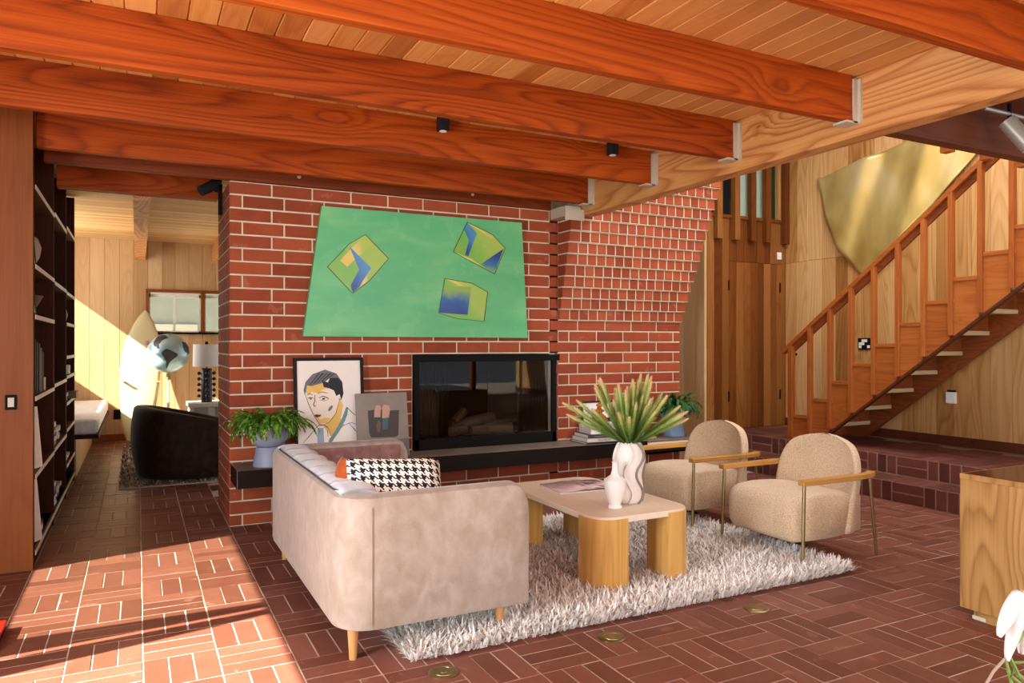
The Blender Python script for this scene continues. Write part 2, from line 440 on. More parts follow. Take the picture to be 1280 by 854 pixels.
# header beam carrying the joists
hd = struct(B(3.602, -2.4, 2.555, 3.735, 5.72, CZ+.02).build('header_beam', M['beam_y'], bevel=0.006, seg=1), 'large pale fir header beam carrying the ceiling beams')
br = MB(); br.box(3.40, 5.62, 2.50, 3.60, 5.63, 2.60); br.box(3.42, 5.66, 2.54, 3.585, 5.92, 2.632)
br.build('post_cap', M['steel_grey'], hd)
# far room ceiling beams running along Y
for xa, xb, lab in ((-0.035, 0.10, 'pale ceiling beam end over the surfboard in the far room'), (1.0, 1.14, 'orange ceiling beam beside the brick wall in the far room')):
    struct(B(xa, 6.95, 2.60, xb, 11.9, CZ+.01).build('ceiling_beam', M['beam_y']), lab)

# ================================================================== WALLS
# far wall of the left room with window
W0, W1, WZ0, WZ1 = 0.135, 1.75, 1.56, 2.15
fw = MB(); fw.box(-1.7, 11.92, 0, W0, 12.0, 2.95); fw.box(W1, 11.92, 0, 3.6, 12.0, 2.95); fw.box(W0, 11.92, 0, W1, 12.0, WZ0); fw.box(W0, 11.92, WZ1, W1, 12.0, 2.95)
wfar = struct(fw.build('wall_far', M['far_plank']), 'vertical plank wall at the end of the far room')
xs = [-1.7, -1.52, -1.335, -1.15, -.965, -.783, -.601, -.414, -.229, -.051, .135, .323, .494, .678, .864, 1.05, 1.235, 1.42, 1.6, 1.75, 1.95, 2.15, 2.4, 2.7, 3.0, 3.3, 3.6]
for a, b in zip(xs[:-1], xs[1:]):
    segs = [(0.1, 2.95)] if (b <= W0+.01 or a >= W1-.01) else [(0.1, WZ0-.02), (WZ1+.02, 2.95)]
    for z0, z1 in segs:
        c = .004
        MB().prism([(a+.001,11.925),(a+.001,11.902+c),(a+c,11.902),(b-c,11.902),(b-.001,11.902+c),(b-.001,11.925)], 'z', z0, z1).build('plank', M['far_plank'], wfar)
struct(B(-1.7, 11.885, 0, 3.6, 11.93, 0.1).build('baseboard_far', M['redwood_panel']), 'dark baseboard along the far plank wall')
win = struct(MB().add([], []).build('window_1', None)) if False else None
wf = MB()
wf.box(W0-.03, 11.87, WZ1-.005, W1, 12.02, WZ1+.035); wf.box(W0-.03, 11.87, WZ0, W0+.012, 12.02, WZ1); wf.box(0.845, 11.87, WZ0, 0.895, 12.02, WZ1)
win = struct(wf.build('window_1', M['redwood_panel']), 'horizontal sliding window in the far plank wall')
B(W0, 11.86, WZ0-.03, W1, 12.02, WZ0).build('window_sill', M['black'], win)
wr = MB()
for a, b in ((W0+.012, .845), (.895, W1)):
    wr.box(a, 11.96, WZ1-.075, b, 11.99, WZ1-.03); wr.box(a, 11.96, WZ0, b, 11.99, WZ0+.02); wr.box(a, 11.96, WZ0, a+.02, 11.99, WZ1); wr.box(b-.022, 11.96, WZ0, b, 11.99, WZ1)
wr.box(.47, 11.955, WZ0, .50, 11.99, WZ1-.05)
wr.build('window_frame', M['white_paint'], win)
t = NT('glass'); t.b.inputs['Transmission Weight'].default_value = 1.0; t.out((0.95,1,0.98,1), 0.02, IOR=1.02)
for a, b in ((W0+.03, .47), (.50, .825), (.915, W1-.02)):
    B(a, 11.973, WZ0+.02, b, 11.977, WZ1-.075).build('pane', M['glass'], win)
plain('neighbour', 'a8b0aa', 0.8, var=0.1); plain('neighbour_pale', 'd8d8cc', 0.8)
nb = thing('neighbour_house', 'grey green neighbouring house seen through the far window', 'building', (0, 15, 0))
B(-6, 0, 0, 8, .3, 5).build('wall', M['neighbour'], nb)
B(-6, -.9, 3.2, 8, 0, 3.35).build('eave', M['neighbour_pale'], nb); B(-.2, -.05, .9, 1.0, 0, 1.75).build('shutter', M['neighbour_pale'], nb)


# left window wall (mostly outside the frame): windows with posts
lw = MB(); X0, X1 = -1.85, -1.7
SILL, HEAD = 0.90, 1.93
lw.box(X0, -2.4, 0, X1, 8.9, SILL); lw.box(X0, -2.4, HEAD, X1, 8.9, 2.95); lw.box(X0, 5.02, SILL, X1, 8.9, HEAD)
lw.box(-1.45, 8.9, 0, -1.35, 12.0, 1.33); lw.box(-1.45, 8.9, 2.865, -1.35, 12.0, 2.95); lw.box(X0, 8.8, 0, -1.35, 8.95, 2.95)
wleft = struct(lw.build('wall_left', M['redwood_panel']), 'wood clad window wall on the left')
for a0, a1, b0, b1 in ((3.36, 3.56, 3.27, 3.335), (3.60, 3.81, 3.365, 3.44), (1.2, 1.35, 1.2, 1.35), (-.8, -.65, -.8, -.65)):
    MB().prism([(a0, SILL), (a1, SILL), (b1, HEAD), (b0, HEAD)], 'x', -1.76, -1.72).build('unseen_post', M['redwood_panel'], wleft)  # unseen; the first pair tapers to cast the floor's shadow band
t = NT('tinted_pane'); tb_ = t.n('ShaderNodeBsdfTransparent'); tb_.inputs[0].default_value = (.72,.76,.74,1); gb_ = t.n('ShaderNodeBsdfGlossy'); gb_.inputs['Roughness'].default_value = .02
mx_ = t.n('ShaderNodeMixShader'); mx_.inputs[0].default_value = .06; t.l(tb_.outputs[0], mx_.inputs[1]); t.l(gb_.outputs[0], mx_.inputs[2]); t.l(mx_.outputs[0], t.t.nodes['Material Output'].inputs[0])
MB().prism([(3.62, SILL), (5.02, SILL), (5.02, HEAD), (3.38, HEAD)], 'x', -1.745, -1.741).build('pane', M['tinted_pane'], wleft)
# bookcase end panel facing the camera
ep = B(-1.7, 5.345, 0, -0.572, 5.385, 2.87).build('wall_end_panel', M['redwood_panel'])
struct(ep, 'reddish wood end panel of the bookcase at the left edge')
sw = thing('light_switch', 'dark framed light switch on the reddish wood panel', 'switch', (-0.683, 5.345, 1.034))
B(-.030, -.007, -.045, .030, 0, .045).build('plate', M['black'], sw); B(-.016, -.012, -.028, .016, -.006, .028).build('rocker', plain('switch_tan', 'c9b8a4', .5), sw)
# rear glazing posts behind the camera
rp = MB()
for xx in (-1.7, .3, 2.3, 4.3, 6.3): rp.box(xx, -2.5, 0, xx+.1, -2.4, 2.9)
rp.box(-1.7, -2.5, 2.6, 7.35, -2.4, 2.9)
struct(rp.build('wall_rear', M['redwood_panel']), 'post frame of the glass wall behind the camera')
# right plank wall of the stair hall
RX = 7.35
rw = B(RX+.02, -2.4, 0, RX+.12, 6.85, 4.95).build('wall_right', M['cedar_z']); struct(rw, 'tall vertical cedar plank wall behind the staircase')
ys = [6.75, 6.56, 6.40, 6.20, 6.0, 5.83, 5.66, 5.49, 5.316, 5.154, 4.972, 4.771, 4.587, 4.411, 4.228, 4.031, 3.85, 3.66, 3.47, 3.28, 3.1, 2.9, 2.7]
for b, a in zip(ys[:-1], ys[1:]):
    for z0, z1 in ((0.36, 2.41), (2.414, 4.9)) if a > 5.6 else ((0.36, 4.9),):
        c = .004
        MB().prism([(RX+.022,a+.001),(RX+c,a+.001),(RX,a+c),(RX,b-c),(RX+c,b-.001),(RX+.022,b-.001)], 'z', z0, z1).build('plank', M['cedar_z'], rw)
B(RX, -2.4, .36, RX+.03, 2.7, 4.9).build('panel', M['cedar_z'], rw)
struct(B(RX-.02, -2.4, .36, RX+.01, 6.73, .455).build('baseboard_right', M['dark_beam']), 'dark baseboard along the cedar plank wall')
# back wall of the stair hall: door wall with clerestory
BY = 6.75
bw = MB(); bw.box(5.2, BY+.02, 0, 7.45, BY+.1, 2.93); bw.box(5.2, BY+.02, 3.75, 7.45, BY+.1, 4.95); bw.box(7.28, BY+.02, 2.9, 7.45, BY+.1, 3.8)
wback = struct(bw.build('wall_back', M['door_wood']), 'dark reddish plank wall with hidden door in the stair hall')
xs = [5.5, 5.65, 5.8, 5.95, 6.06, 6.17, 6.29, 6.40, 6.52, 6.64, 6.75, 6.87, 6.98, 7.09, 7.20, 7.29, 7.35]
for n, (a, b) in enumerate(zip(xs[:-1], xs[1:])):
    c = .004
    for z0, z1 in (((0.36, 2.39), (2.395, 2.93)) if 6.39 < a < 7.25 else ((0.36, 2.93),)):
        MB().prism([(a+.001,BY+.022),(a+.001,BY+c),(a+c,BY),(b-c,BY),(b-.001,BY+c),(b-.001,BY+.022)], 'z', z0, z1).build('plank', M['door_wood'], wback)
for zz in (2.1, .75):
    B(6.385, BY-.012, zz-.06, 6.40, BY, zz+.06).build('hinge', M['black'], wback)
    B(7.243, BY-.012, zz-.06, 7.258, BY, zz+.06).build('hinge', M['black'], wback)
B(5.3, BY-.02, 2.915, 7.3, BY+.02, 2.955).build('sill', M['door_wood'], wback)
for xa in (5.91, 6.19, 6.47, 6.735, 6.985, 7.30):
    B(xa-.04, BY-.075, 2.65, xa+.04, BY-.005, 4.9).build('batten', M['door_wood'], wback)
B(7.22, BY-.01, 2.94, 7.35, BY+.05, 4.9).build('plank', M['cedar_z'], wback)
for n, (xa, xb, col) in enumerate(((5.3, 6.31, '15181a'), (6.31, 6.60, '15181a'), (6.60, 7.13, 'a8c0aa'), (7.13, 7.22, '0c2c18'))):
    nm = 'clerestory_%s' % col
    if nm not in M: plain(nm, col, 0.3)
    B(xa, BY+.05, 2.94, xb, BY+.06, 3.75).build('clerestory_panel', M[nm], wback)
ctl = thing('thermostat', 'small white thermostat on the dark plank wall above the stair foot', 'switch', (7.23, BY, 2.50))
B(-.032, -.022, -.045, .032, 0, .045).build('cover', M['white'], ctl, bevel=.006); B(-.012, -.025, -.02, .012, -.021, .0).build('button', M['white_paint'], ctl)
# light plank return wall right of the brick
lp = struct(B(5.47, 6.12, 0, 5.482, BY, 4.9).build('wall_return', M['far_plank']), 'pale vertical plank return wall beside the brick shoulder')
for a, b in ((6.12, 6.29), (6.29, 6.47), (6.47, 6.62), (6.62, 6.75)):
    c = .004
    MB().prism([(5.475,a+.001),(5.452+c,a+.001),(5.452,a+c),(5.452,b-c),(5.452+c,b-.001),(5.475,b-.001)], 'z', 0, 4.9).build('plank', M['far_plank'], lp)
# stair hall upper enclosure
ue = MB(); ue.box(3.66, -2.4, 2.93, 3.735, 6.75, 4.95)
struct(ue.build('wall_hall_upper', M['cedar_z']), 'upper plank wall of the stair hall above the header')
cl = MB(); cl.box(3.66, -2.4, 4.95, 7.45, 6.85, 5.05); struct(cl.build('ceiling_hall', M['ceil_plank']), 'high wood ceiling over the stair hall')
uf = struct(B(3.74, -2.4, 2.80, 7.34, 2.72, 2.90).build('floor_upper', M['dark_beam']), 'dark soffit of the upper landing')
sb = struct(B(3.736, 2.66, 2.562, 7.345, 2.74, 2.9).build('landing_beam', M['dark_beam']), 'dark reddish beam at the edge of the upper landing')
for xx in (4.35, 4.75, 5.15, 5.55, 5.95): B(xx, 2.742, 2.55, xx+.06, 2.80, 2.64).build('joist_end', M['stair_y'], sb)

# ================================================================== BRICK PLATFORM (two steps)
SX1, SX2, SZ = 5.93, 6.25, 0.178
pl = MB(); pl.box(SX1+.006, -2.3, 0, 6.3, 6.75, SZ-.004); pl.box(SX2+.006, -2.3, 0, 7.35, 6.75, 2*SZ-.004)
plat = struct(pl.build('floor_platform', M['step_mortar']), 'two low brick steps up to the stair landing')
def riser_x(xf, z0, off):
    y = 6.7 + off
    while y > 1.6:
        h = SZ
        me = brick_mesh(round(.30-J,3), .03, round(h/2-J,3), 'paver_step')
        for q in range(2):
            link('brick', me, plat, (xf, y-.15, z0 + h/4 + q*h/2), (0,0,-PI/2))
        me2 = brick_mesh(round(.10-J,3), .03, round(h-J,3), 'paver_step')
        for q in range(3):
            link('brick', me2, plat, (xf, y-.30-.05-.1*q, z0 + h/2), (0,0,-PI/2))
        y -= 0.6
riser_x(SX1, 0, -.045); riser_x(SX2, SZ, .135)
tp = MB(); n_ = 0
y = 6.74
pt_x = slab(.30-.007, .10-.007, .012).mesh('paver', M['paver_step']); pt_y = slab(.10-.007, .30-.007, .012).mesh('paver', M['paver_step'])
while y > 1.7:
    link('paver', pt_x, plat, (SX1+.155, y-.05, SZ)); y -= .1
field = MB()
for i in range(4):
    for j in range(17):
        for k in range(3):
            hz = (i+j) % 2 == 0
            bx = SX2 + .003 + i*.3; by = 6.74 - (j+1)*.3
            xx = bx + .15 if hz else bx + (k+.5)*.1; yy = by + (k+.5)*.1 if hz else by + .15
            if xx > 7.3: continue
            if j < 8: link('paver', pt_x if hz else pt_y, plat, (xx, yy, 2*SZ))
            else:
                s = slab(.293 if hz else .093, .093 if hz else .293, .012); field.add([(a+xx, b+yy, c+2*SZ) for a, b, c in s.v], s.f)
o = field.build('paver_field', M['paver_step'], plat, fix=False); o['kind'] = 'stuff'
# outside ground
struct(B(-12, -14, -.3, 16, 20, -.13).build('ground_bounce', plain('bounce_ground', 'b0a898', .9)), 'unseen pale ground added to bounce daylight indoors')  # out of view, added to bounce daylight into the room
# ================================================================== FIREPLACE
fp = thing('fireplace', 'black framed glass fireplace insert in the brick wall', 'fireplace', (2.77, YW, 0))
def fb(*a): 
    m = B(*a); m.v = [(x-2.77, y-YW, z) for x, y, z in m.v]; return m
m = fb(2.075, 5.885, 1.235, 3.50, 5.945, 1.292); m.build('lintel', M['black'], fp, bevel=.003)
m = MB()
for a in ((2.08,5.895,.482,2.125,5.95,1.24),(3.425,5.895,.482,3.468,5.95,1.24),(2.08,5.895,.482,3.468,5.95,.575)): m.box(*a)
m.v = [(x-2.77, y-YW, z) for x, y, z in m.v]; m.build('frame', M['black'], fp, bevel=.003)
m = MB()
m.box(2.08,6.46,.48,3.465,6.5,1.29); m.box(2.078,5.95,.48,2.1,6.5,1.29); m.box(3.448,5.95,.48,3.468,6.5,1.29); m.box(2.08,5.95,.475,3.465,6.5,.50); m.box(2.08,5.95,1.27,3.465,6.5,1.295)
m.v = [(x-2.77, y-YW, z) for x, y, z in m.v]; m.build('firebox', plain('soot', '140f0d', .9, Specular_IOR_Level=.05), fp)
t = NT('fire_glass'); t.b.inputs['Transmission Weight'].default_value = 1.0
t.out((0.75,0.72,0.7,1), 0.01, IOR=1.27)
for a, b in ((2.127, 2.773), (2.777, 3.423)): fb(a, 5.915, .578, b, 5.920, 1.233).build('glass_door', M['fire_glass'], fp)
# chain mesh curtains folded at the sides
for a, b in ((2.13, 2.42), (3.10, 3.42)):
    rows = []
    for z in (.58, 1.235):
        rows.append([(a + (b-a)*k/60 - 2.77, .045 + .014*math.sin(k*1.05), z) for k in range(61)])
    mm = MB().grid(rows); o = mm.build('mesh_curtain', plain('chain', '1a1614', .6, .3, Specular_IOR_Level=.1) if 'chain' not in M else M['chain'], fp, smooth='all', fix=False)
    sm = o.modifiers.new('thickness', 'SOLIDIFY'); sm.thickness = .004
wood('log', '2a1a12', '4a3626', '7a6450', 'x', .85, .4, 0, .3)
rn = random.Random(3)
for k, (x, y, z, L, ang, tilt, r) in enumerate(((2.5,6.12,.60,.36,.5,.1,.05),(2.9,6.1,.60,.40,-.3,.05,.05),(2.75,6.2,.68,.45,.15,.12,.045),(3.05,6.18,.66,.34,-.6,.2,.04),(2.62,6.22,.72,.3,1.0,.3,.038))):
    d = Vector((math.cos(ang)*math.cos(tilt), math.sin(ang)*math.cos(tilt)*.5, math.sin(tilt)))
    p = Vector((x-2.77, y-YW, z)); pts = [p + d*L*(s-.5) + Vector((0,0,rn.uniform(-.008,.008))) for s in (0,.25,.5,.75,1)]
    MB().tube(pts, [r*rn.uniform(.85,1.1) for _ in pts], 10).build('log', M['log'], fp, smooth=True)
gr = MB()
for k in range(9): gr.tube([(2.45+.08*k-2.77, .12, .54), (2.45+.08*k-2.77, .36, .54)], .008, 6)
gr.tube([(2.40-2.77,.14,.54),(3.16-2.77,.14,.54)], .01, 6); gr.tube([(2.40-2.77,.32,.54),(3.16-2.77,.32,.54)], .01, 6)
for xx in (2.45, 3.1):
    for yy in (.14, .32): gr.tube([(xx-2.77,yy,.50),(xx-2.77,yy,.545)], .01, 6)
gr.build('grate', M['black_metal'], fp)
em = MB()
for k in range(70):
    x = rn.uniform(2.3, 3.25); y = rn.uniform(6.03, 6.3); r = rn.uniform(.01, .03)
    em.ellipsoid((x-2.77, y-YW, .505+r*.6), (r*1.3, r, r*.8), 6, 4)
o = em.build('embers', plain('ash', '5a5048', .9, var=.4), fp); o['kind'] = 'stuff'

# ================================================================== HEARTH SHELF
HZ = 0.482; HY = 5.55
he = thing('hearth_shelf', 'long floating hearth shelf of dark slate and black steel', 'shelf', (2.8, HY, 0))
def hb(*a):
    m = B(*a); m.v = [(x-2.8, y-HY, z) for x, y, z in m.v]; return m
hb(.632, HY, HZ-.02, 4.96, YW+.002, HZ).build('slab', M['slate'], he, bevel=.002, seg=1)
m = MB(); m.box(.630, HY-.006, HZ-.13, 4.25, HY+.014, HZ-.002); m.box(.628, HY, HZ-.13, .648, YW, HZ-.002); m.box(.64, HY+.01, HZ-.13, 4.96, YW-.01, HZ-.115); m.box(4.25, HY+.01, HZ-.13, 4.96, HY+.03, HZ-.06)
m.v = [(x-2.8, y-HY, z) for x, y, z in m.v]; m.build('steel_fascia', plain('bronze_steel', '1c1410', .5, .0, Specular_IOR_Level=.12), he)
m = MB(); m.tube([(.634-2.8, -.004, HZ-.002), (.634-2.8, YW-HY, HZ-.002)], .004, 6); m.tube([(.632-2.8, -.006, HZ-.13), (.632-2.8, -.006, HZ-.002)], .003, 6)
m.build('polished_edge', M['chrome'], he)
hb(4.25, HY+.0, HZ-.06, 4.955, HY+.02, HZ-.022).build('wood_edge', M['oak_y'], he)

# ================================================================== STAIRCASE
st = thing('staircase', 'orange wood staircase with slatted balustrade rising right from the brick landing', 'staircase', (6.35, 5.8, .356))
def S(m): m.v = [(x-6.35, y-5.8, z-.356) for x, y, z in m.v]; return m
BX = 6.35; Yn = 5.765; SL = 0.762; TR = .2525; RI = .192
def railz(y): return 1.385 + (Yn-y)*SL
def botz(y): return 0.50 + (5.235-y)*SL*.985
# handrail with bracket rail below
S(MB().bar((BX, Yn+.10, railz(Yn+.10)-.02), (BX, 2.80, railz(2.80)-.02), .062, .045, (0,0,1))).build('handrail', M['stair_y'], st, bevel=.004, seg=1)
S(MB().bar((BX+.03, Yn-.0, railz(Yn)-.075), (BX+.03, 2.80, railz(2.80)-.075), .03, .05)).build('rail_batten', M['stringer'], st)
# balusters (pairs of flat posts), panels with caps
bal = [Yn - .018 - TR*k for k in range(12)]
for k, y in enumerate(bal):
    z0 = .358 if k == 0 else max(.358, botz(y) + .02)
    w = .030 if k == 0 else .020
    S(B(BX-.03, y-w, z0, BX+.022, y+w, railz(y)-.03)).build('baluster', M['stair_z'], st, bevel=.002, seg=1)
for k in range(11):
    ya = bal[k]-.018; yb = bal[k+1]+.018
    zt = .592 + RI*k
    zb0 = max(.36, botz(ya)); zb1 = max(.36, botz(yb))
    poly = [(ya, zb0), (yb, zb1), (yb, zt), (ya, zt)]
    if zb1 == .36 or zb0 > .36: pass
    p = S(MB().prism(poly, 'x', BX+.0, BX+.018)).build('side_panel', M['stair_y'], st)
    S(B(BX-.012, yb-.045, zt-.002, BX+.028, ya, zt+.033)).build('panel_cap', M['stair_y'], st, bevel=.002, seg=1)
# near stringer
y0, y1 = 5.50, 2.78
S(MB().prism([(5.42, .358), (5.385, .358), (y1, botz(y1)-.025), (y1, botz(y1)+.002)], 'x', BX-.004, BX+.05)).build('stringer', M['dark_beam'], st)
# far stringer (deep, notched below treads)
S(MB().prism([(5.85, .358), (5.47, .358), (2.78, .358+2.69*.755), (2.78, .358+2.69*.755+.36), (5.62, .64)], 'x', 7.14, 7.22)).build('stringer', M['stringer'], st)
# treads and risers
for k in range(11):
    yt = 5.66 - TR*k; zt = .356 + RI*(k+1)
    S(B(BX+.05, yt-TR-.03, zt-.04, 7.215, yt, zt)).build('tread', M['ply'], st, bevel=.003, seg=1)
    S(B(BX+.05, yt-TR-.02, zt, 7.14, yt-TR-.002, zt+RI-.04)).build('riser', M['stringer'], st)
sm_ = S(MB().ellipsoid((BX+.03, Yn-.055, railz(Yn)-.11), (.012,.012,.016), 10, 6)); sm_.build('bolt', M['black'], st)
# ================================================================== STAIR WALL OBJECTS
ga = MB(); R_ = 2.2; cy, cz = 4.045, 3.695; a0 = math.atan2(-.146, .989)
NA = 26; rows = []
for q_ in range(NA+1):
    # outer arc from the left corner down to the stair rail, ruled to the upper edge
    a = a0 - math.radians(39)*q_/NA
    po = Vector((cy + R_*math.cos(a), cz + R_*math.sin(a)))
    pi_ = Vector((4.3, 3.66)).lerp(Vector((4.25, 3.34)), q_/NA)
    row = []
    for k_ in range(41):
        p = po.lerp(pi_, k_/40); s_ = p.x + .35*p.y
        row.append((RX - .06 - .028*math.sin(s_*7.5 + .6) - .012*math.sin(s_*17), p.x, p.y))
    rows.append(row)
ga.grid(rows)
t = NT('gold_leaf')
nz = t.noise(t.coord('Object', (1, 1.0, .5), False, (0.35,0,0)), 2.0, 3, .3); fine = t.noise(t.coord('Object', (1,70,5), False, (.6,0,0)), 2, 2)
col = t.ramp(nz, [(.3, 'c0a658'), (.5, 'e6d084'), (.7, 'faf0c0')])
t.bump(fine, .12, .01)
t.out(col, .32, .6)
g = ga.build('wall_sculpture', M['gold_leaf'], smooth='all'); sm_ = g.modifiers.new('thickness', 'SOLIDIFY'); sm_.thickness = .012
tag(g, 'large brushed gold curved sector artwork on the cedar wall above the stairs', 'artwork')
pc = thing('wall_postcard', 'small black and white checked card on the cedar wall behind the balusters', 'picture', (RX, 5.60, 1.39))
B(-.012, -.085, -.065, 0, .085, .065).build('card', M['black'], pc)
cmx = MB()
for a in range(4):
    for b in range(3):
        if (a*7+b*3) % 4 in (0, 1): cmx.box(-.015, -.07+a*.036, -.05+b*.034, -.011, -.036+a*.036, -.018+b*.034)
cmx.build('white_squares', M['white'], pc)
ol = thing('wall_outlet_box', 'small white box plugged on the cedar wall under the stairs', 'switch', (RX, 4.60, .845))
B(-.035, -.05, -.06, 0, .05, .055).build('cover', M['white'], ol, bevel=.008); B(-.012, -.035, .055, 0, .045, .075).build('bracket', M['black'], ol)

# spotlight under the landing and track
sp = thing('track_light', 'grey cylinder spotlight on a rail under the upper landing', 'lamp', (5.42, 2.1, 2.8))
MB().tube([(-1.1,.42,-.06),(1.2,.42,-.06)], .012, 8).build('rail', plain('rail_grey', '8a8a8a', .4, .5), sp)
MB().tube([(-.85,.42,-.0),(-.85,.42,-.12)], .012, 8).build('stem', M['black_metal'], sp)
MB().tube([(-.86,.43,-.10),(-.80,.33,-.27)], [.05,.05], 16).build('lamp_head', plain('can_grey', '9a938a', .4, .4), sp, smooth=True)
# ================================================================== CEILING SPOTLIGHTS
def spot_box(x, y, z, lab, g):
    s = thing('ceiling_spotlight', lab, 'lamp', (x, y, z), 0, g)
    B(-.034, -.034, -.05, .034, .034, .05).build('housing', plain('spot_black', '202022', .4, Specular_IOR_Level=.2) if 'spot_black' not in M else M['spot_black'], s, bevel=.004, seg=1)
    MB().lathe([(.025,-.053),(.025,-.049)], 0, 0, 16).build('lens', M['white'], s)
    B(-.04, -.01, .03, -.03, .01, .075).build('bracket', M['black_metal'], s); B(-.01, -.008, .048, .01, .05, .06).build('arm', M['black_metal'], s)
spot_box(1.80, 4.535, 2.845, 'small black box spotlight on the beam above the green painting', 'black box spotlights on the fourth beam')
spot_box(3.155, 4.535, 2.845, 'small black box spotlight on the beam near the pale header beam', 'black box spotlights on the fourth beam')
s = thing('ceiling_spotlight', 'black cylinder spotlight beside the brick corner in the passage', 'lamp', (.50, 6.30, 2.69))
MB().tube([(.06,0,.0),(.06,0,-.09)], .012, 8).build('stem', M['black_metal'], s); MB().tube([(.05,0,-.03),(-.06,-.04,-.10)], .042, 14).build('lamp_head', M['spot_black'], s, smooth=True)
B(.02,-.02,-.01,.1,.3,.02).build('mount', M['black_metal'], s); B(.085, .1, -.25, .115, .13, -.0).build('conduit', M['black'], s)
s = thing('wall_speaker', 'small black block on the far room beam end beside the brick', 'speaker', (1.0, 9.7, 2.60))
B(-.09,-.05,.0,0,.05,.16).build('body', M['black'], s); MB().tube([(-.045,-.05,.08),(-.045,-.09,.08)], .012, 8).build('knob', M['black_metal'], s)

# ================================================================== GREEN PAINTING
t = NT('green_paint')
nz = t.noise(t.coord('Object', (1,1,3), False), 1.6, 5, .5); n2 = t.noise(t.coord('Object', (1.2,1,1), False), 5, 5)
col = t.ramp(nz, [(.3, '56aa74'), (.5, '62b278'), (.7, '7abc7e')]); col = t.mix(t.math('MULTIPLY', t.math('GREATER_THAN', n2, .6), .15), col, '8cc890')
t.out(col, .35, spec=.3)
ptg = thing('painting', 'large slanted green canvas with three glassy cubes above the fireplace', 'painting', (2.15, 5.9, 0))
def PQ(pts): return [(x-2.15, z) for x, z in pts]
MB().prism(PQ([(1.301,2.482),(3.092,2.482),(3.152,1.443),(1.155,1.448)]), 'y', -.03, .022).build('canvas', M['green_paint'], ptg)
def gradmat(name, ca, cb, cc, rot, off=(0,0,0), sc=4):
    t = NT(name); tc = t.n('ShaderNodeTexCoord').outputs['Generated']
    mp = t.n('ShaderNodeMapping'); t.l(tc, mp.inputs[0]); mp.inputs['Rotation'].default_value = (0, rot, 0); mp.inputs['Location'].default_value = off
    sx = t.n('ShaderNodeSeparateXYZ'); t.l(mp.outputs[0], sx.inputs[0])
    nz = t.noise(t.coord('Object', (1,1,1), False, (0,rot,0)), sc*3, 3)
    f = t.math('ADD', sx.outputs[0], t.math('MULTIPLY_ADD', nz, .5, -.25))
    return t.out(t.ramp(f, [(.15, ca), (.5, cb), (.85, cc)]), .3)
gradmat('cube_green', '88a838', '6fae4a', '9cb850', .6); gradmat('cube_yellow', 'e0b850', 'd8c468', 'a8b850', .3)
gradmat('cube_blue', '1a3c84', '2a62a4', '4a86b4', 0.9); gradmat('cube_blue2', '88ac48', '2a6c9c', '143f88', 1.2); gradmat('cube_blue3', '123c84', '1c5c9c', '86a848', 1.57, (0,0,0))
plain('cube_edge', '3c4a2c', .4)
def cube_art(hexp, faces):
    e = MB(); 
    o = MB().prism(PQ(hexp), 'y', -.0335, -.030).build('painted_cube', M['cube_green'], ptg)
    for k, (poly, mat) in enumerate(faces):
        MB().prism(PQ(poly), 'y', -.0355 - .0006*k, -.0336).build('painted_face', M[mat], o)
    n = len(hexp)
    for a in range(n):
        p, q = hexp[a], hexp[(a+1) % n]; e.bar((p[0]-2.15,-.0365,p[1]), (q[0]-2.15,-.0365,q[1]), .004, .004, (0,1,0))
    e.build('painted_edge', M['cube_edge'], o)
cube_art([(1.65,2.277),(1.846,2.093),(1.683,1.902),(1.547,1.795),(1.344,2.0),(1.518,2.193)],
         [([(1.65,2.277),(1.72,2.21),(1.50,2.01),(1.444,2.056),(1.518,2.14)], 'cube_yellow'), ([(1.518,2.177),(1.699,2.006),(1.62,1.87),(1.547,1.80),(1.53,1.86),(1.60,1.99)], 'cube_blue'), ([(1.699,2.006),(1.67,1.90),(1.60,1.845),(1.63,1.90)], 'cube_yellow')])
cube_art([(2.553,2.446),(2.796,2.354),(2.92,2.241),(2.815,2.006),(2.422,2.181)],
         [([(2.553,2.44),(2.645,2.356),(2.562,2.15),(2.535,2.165),(2.57,2.29),(2.525,2.38)], 'cube_blue'), ([(2.56,2.44),(2.796,2.354),(2.915,2.243),(2.80,2.31)], 'cube_yellow'), ([(2.905,2.235),(2.812,2.014),(2.682,2.085),(2.79,2.16)], 'cube_blue2'), ([(2.43,2.178),(2.75,2.04),(2.60,2.13)], 'cube_yellow')])
cube_art([(2.345,1.948),(2.599,1.917),(2.748,1.844),(2.714,1.587),(2.461,1.605),(2.288,1.652)],
         [([(2.335,1.88),(2.59,1.886),(2.556,1.64),(2.29,1.655)], 'cube_blue3'), ([(2.36,1.942),(2.59,1.913),(2.59,1.886),(2.48,1.89)], 'cube_yellow')])
# ================================================================== FRAMED PORTRAIT (leaning)
def lean(o, z0, ang): o.rotation_euler = (ang, 0, 0)
fr = thing('framed_portrait', 'black framed ink and watercolour portrait leaning on the brick wall', 'picture', (1.355, 5.79, HZ))
lean(fr, HZ, -math.radians(6))
m = MB(); w, h = .275, .80
m.box(-w,-.012,0,-w+.024,.018,h); m.box(w-.024,-.012,0,w,.018,h); m.box(-w+.024,-.012,h-.024,w-.024,.018,h); m.box(-w+.024,-.012,0,w-.024,.018,.024)
m.build('frame', plain('frame_black', '201816', .5, Specular_IOR_Level=.12), fr)
paper = B(-w+.02, -.0, .02, w-.02, .012, h-.02).build('paper', plain('paper', 'efe2d6', .6, var=.04), fr)
def flat(poly, mat, y, name, parent=None, thick=.0006):
    return MB().prism([(x-1.355, z-HZ) for x, z in poly], 'y', y-thick, y).build(name, M[mat], parent or paper)
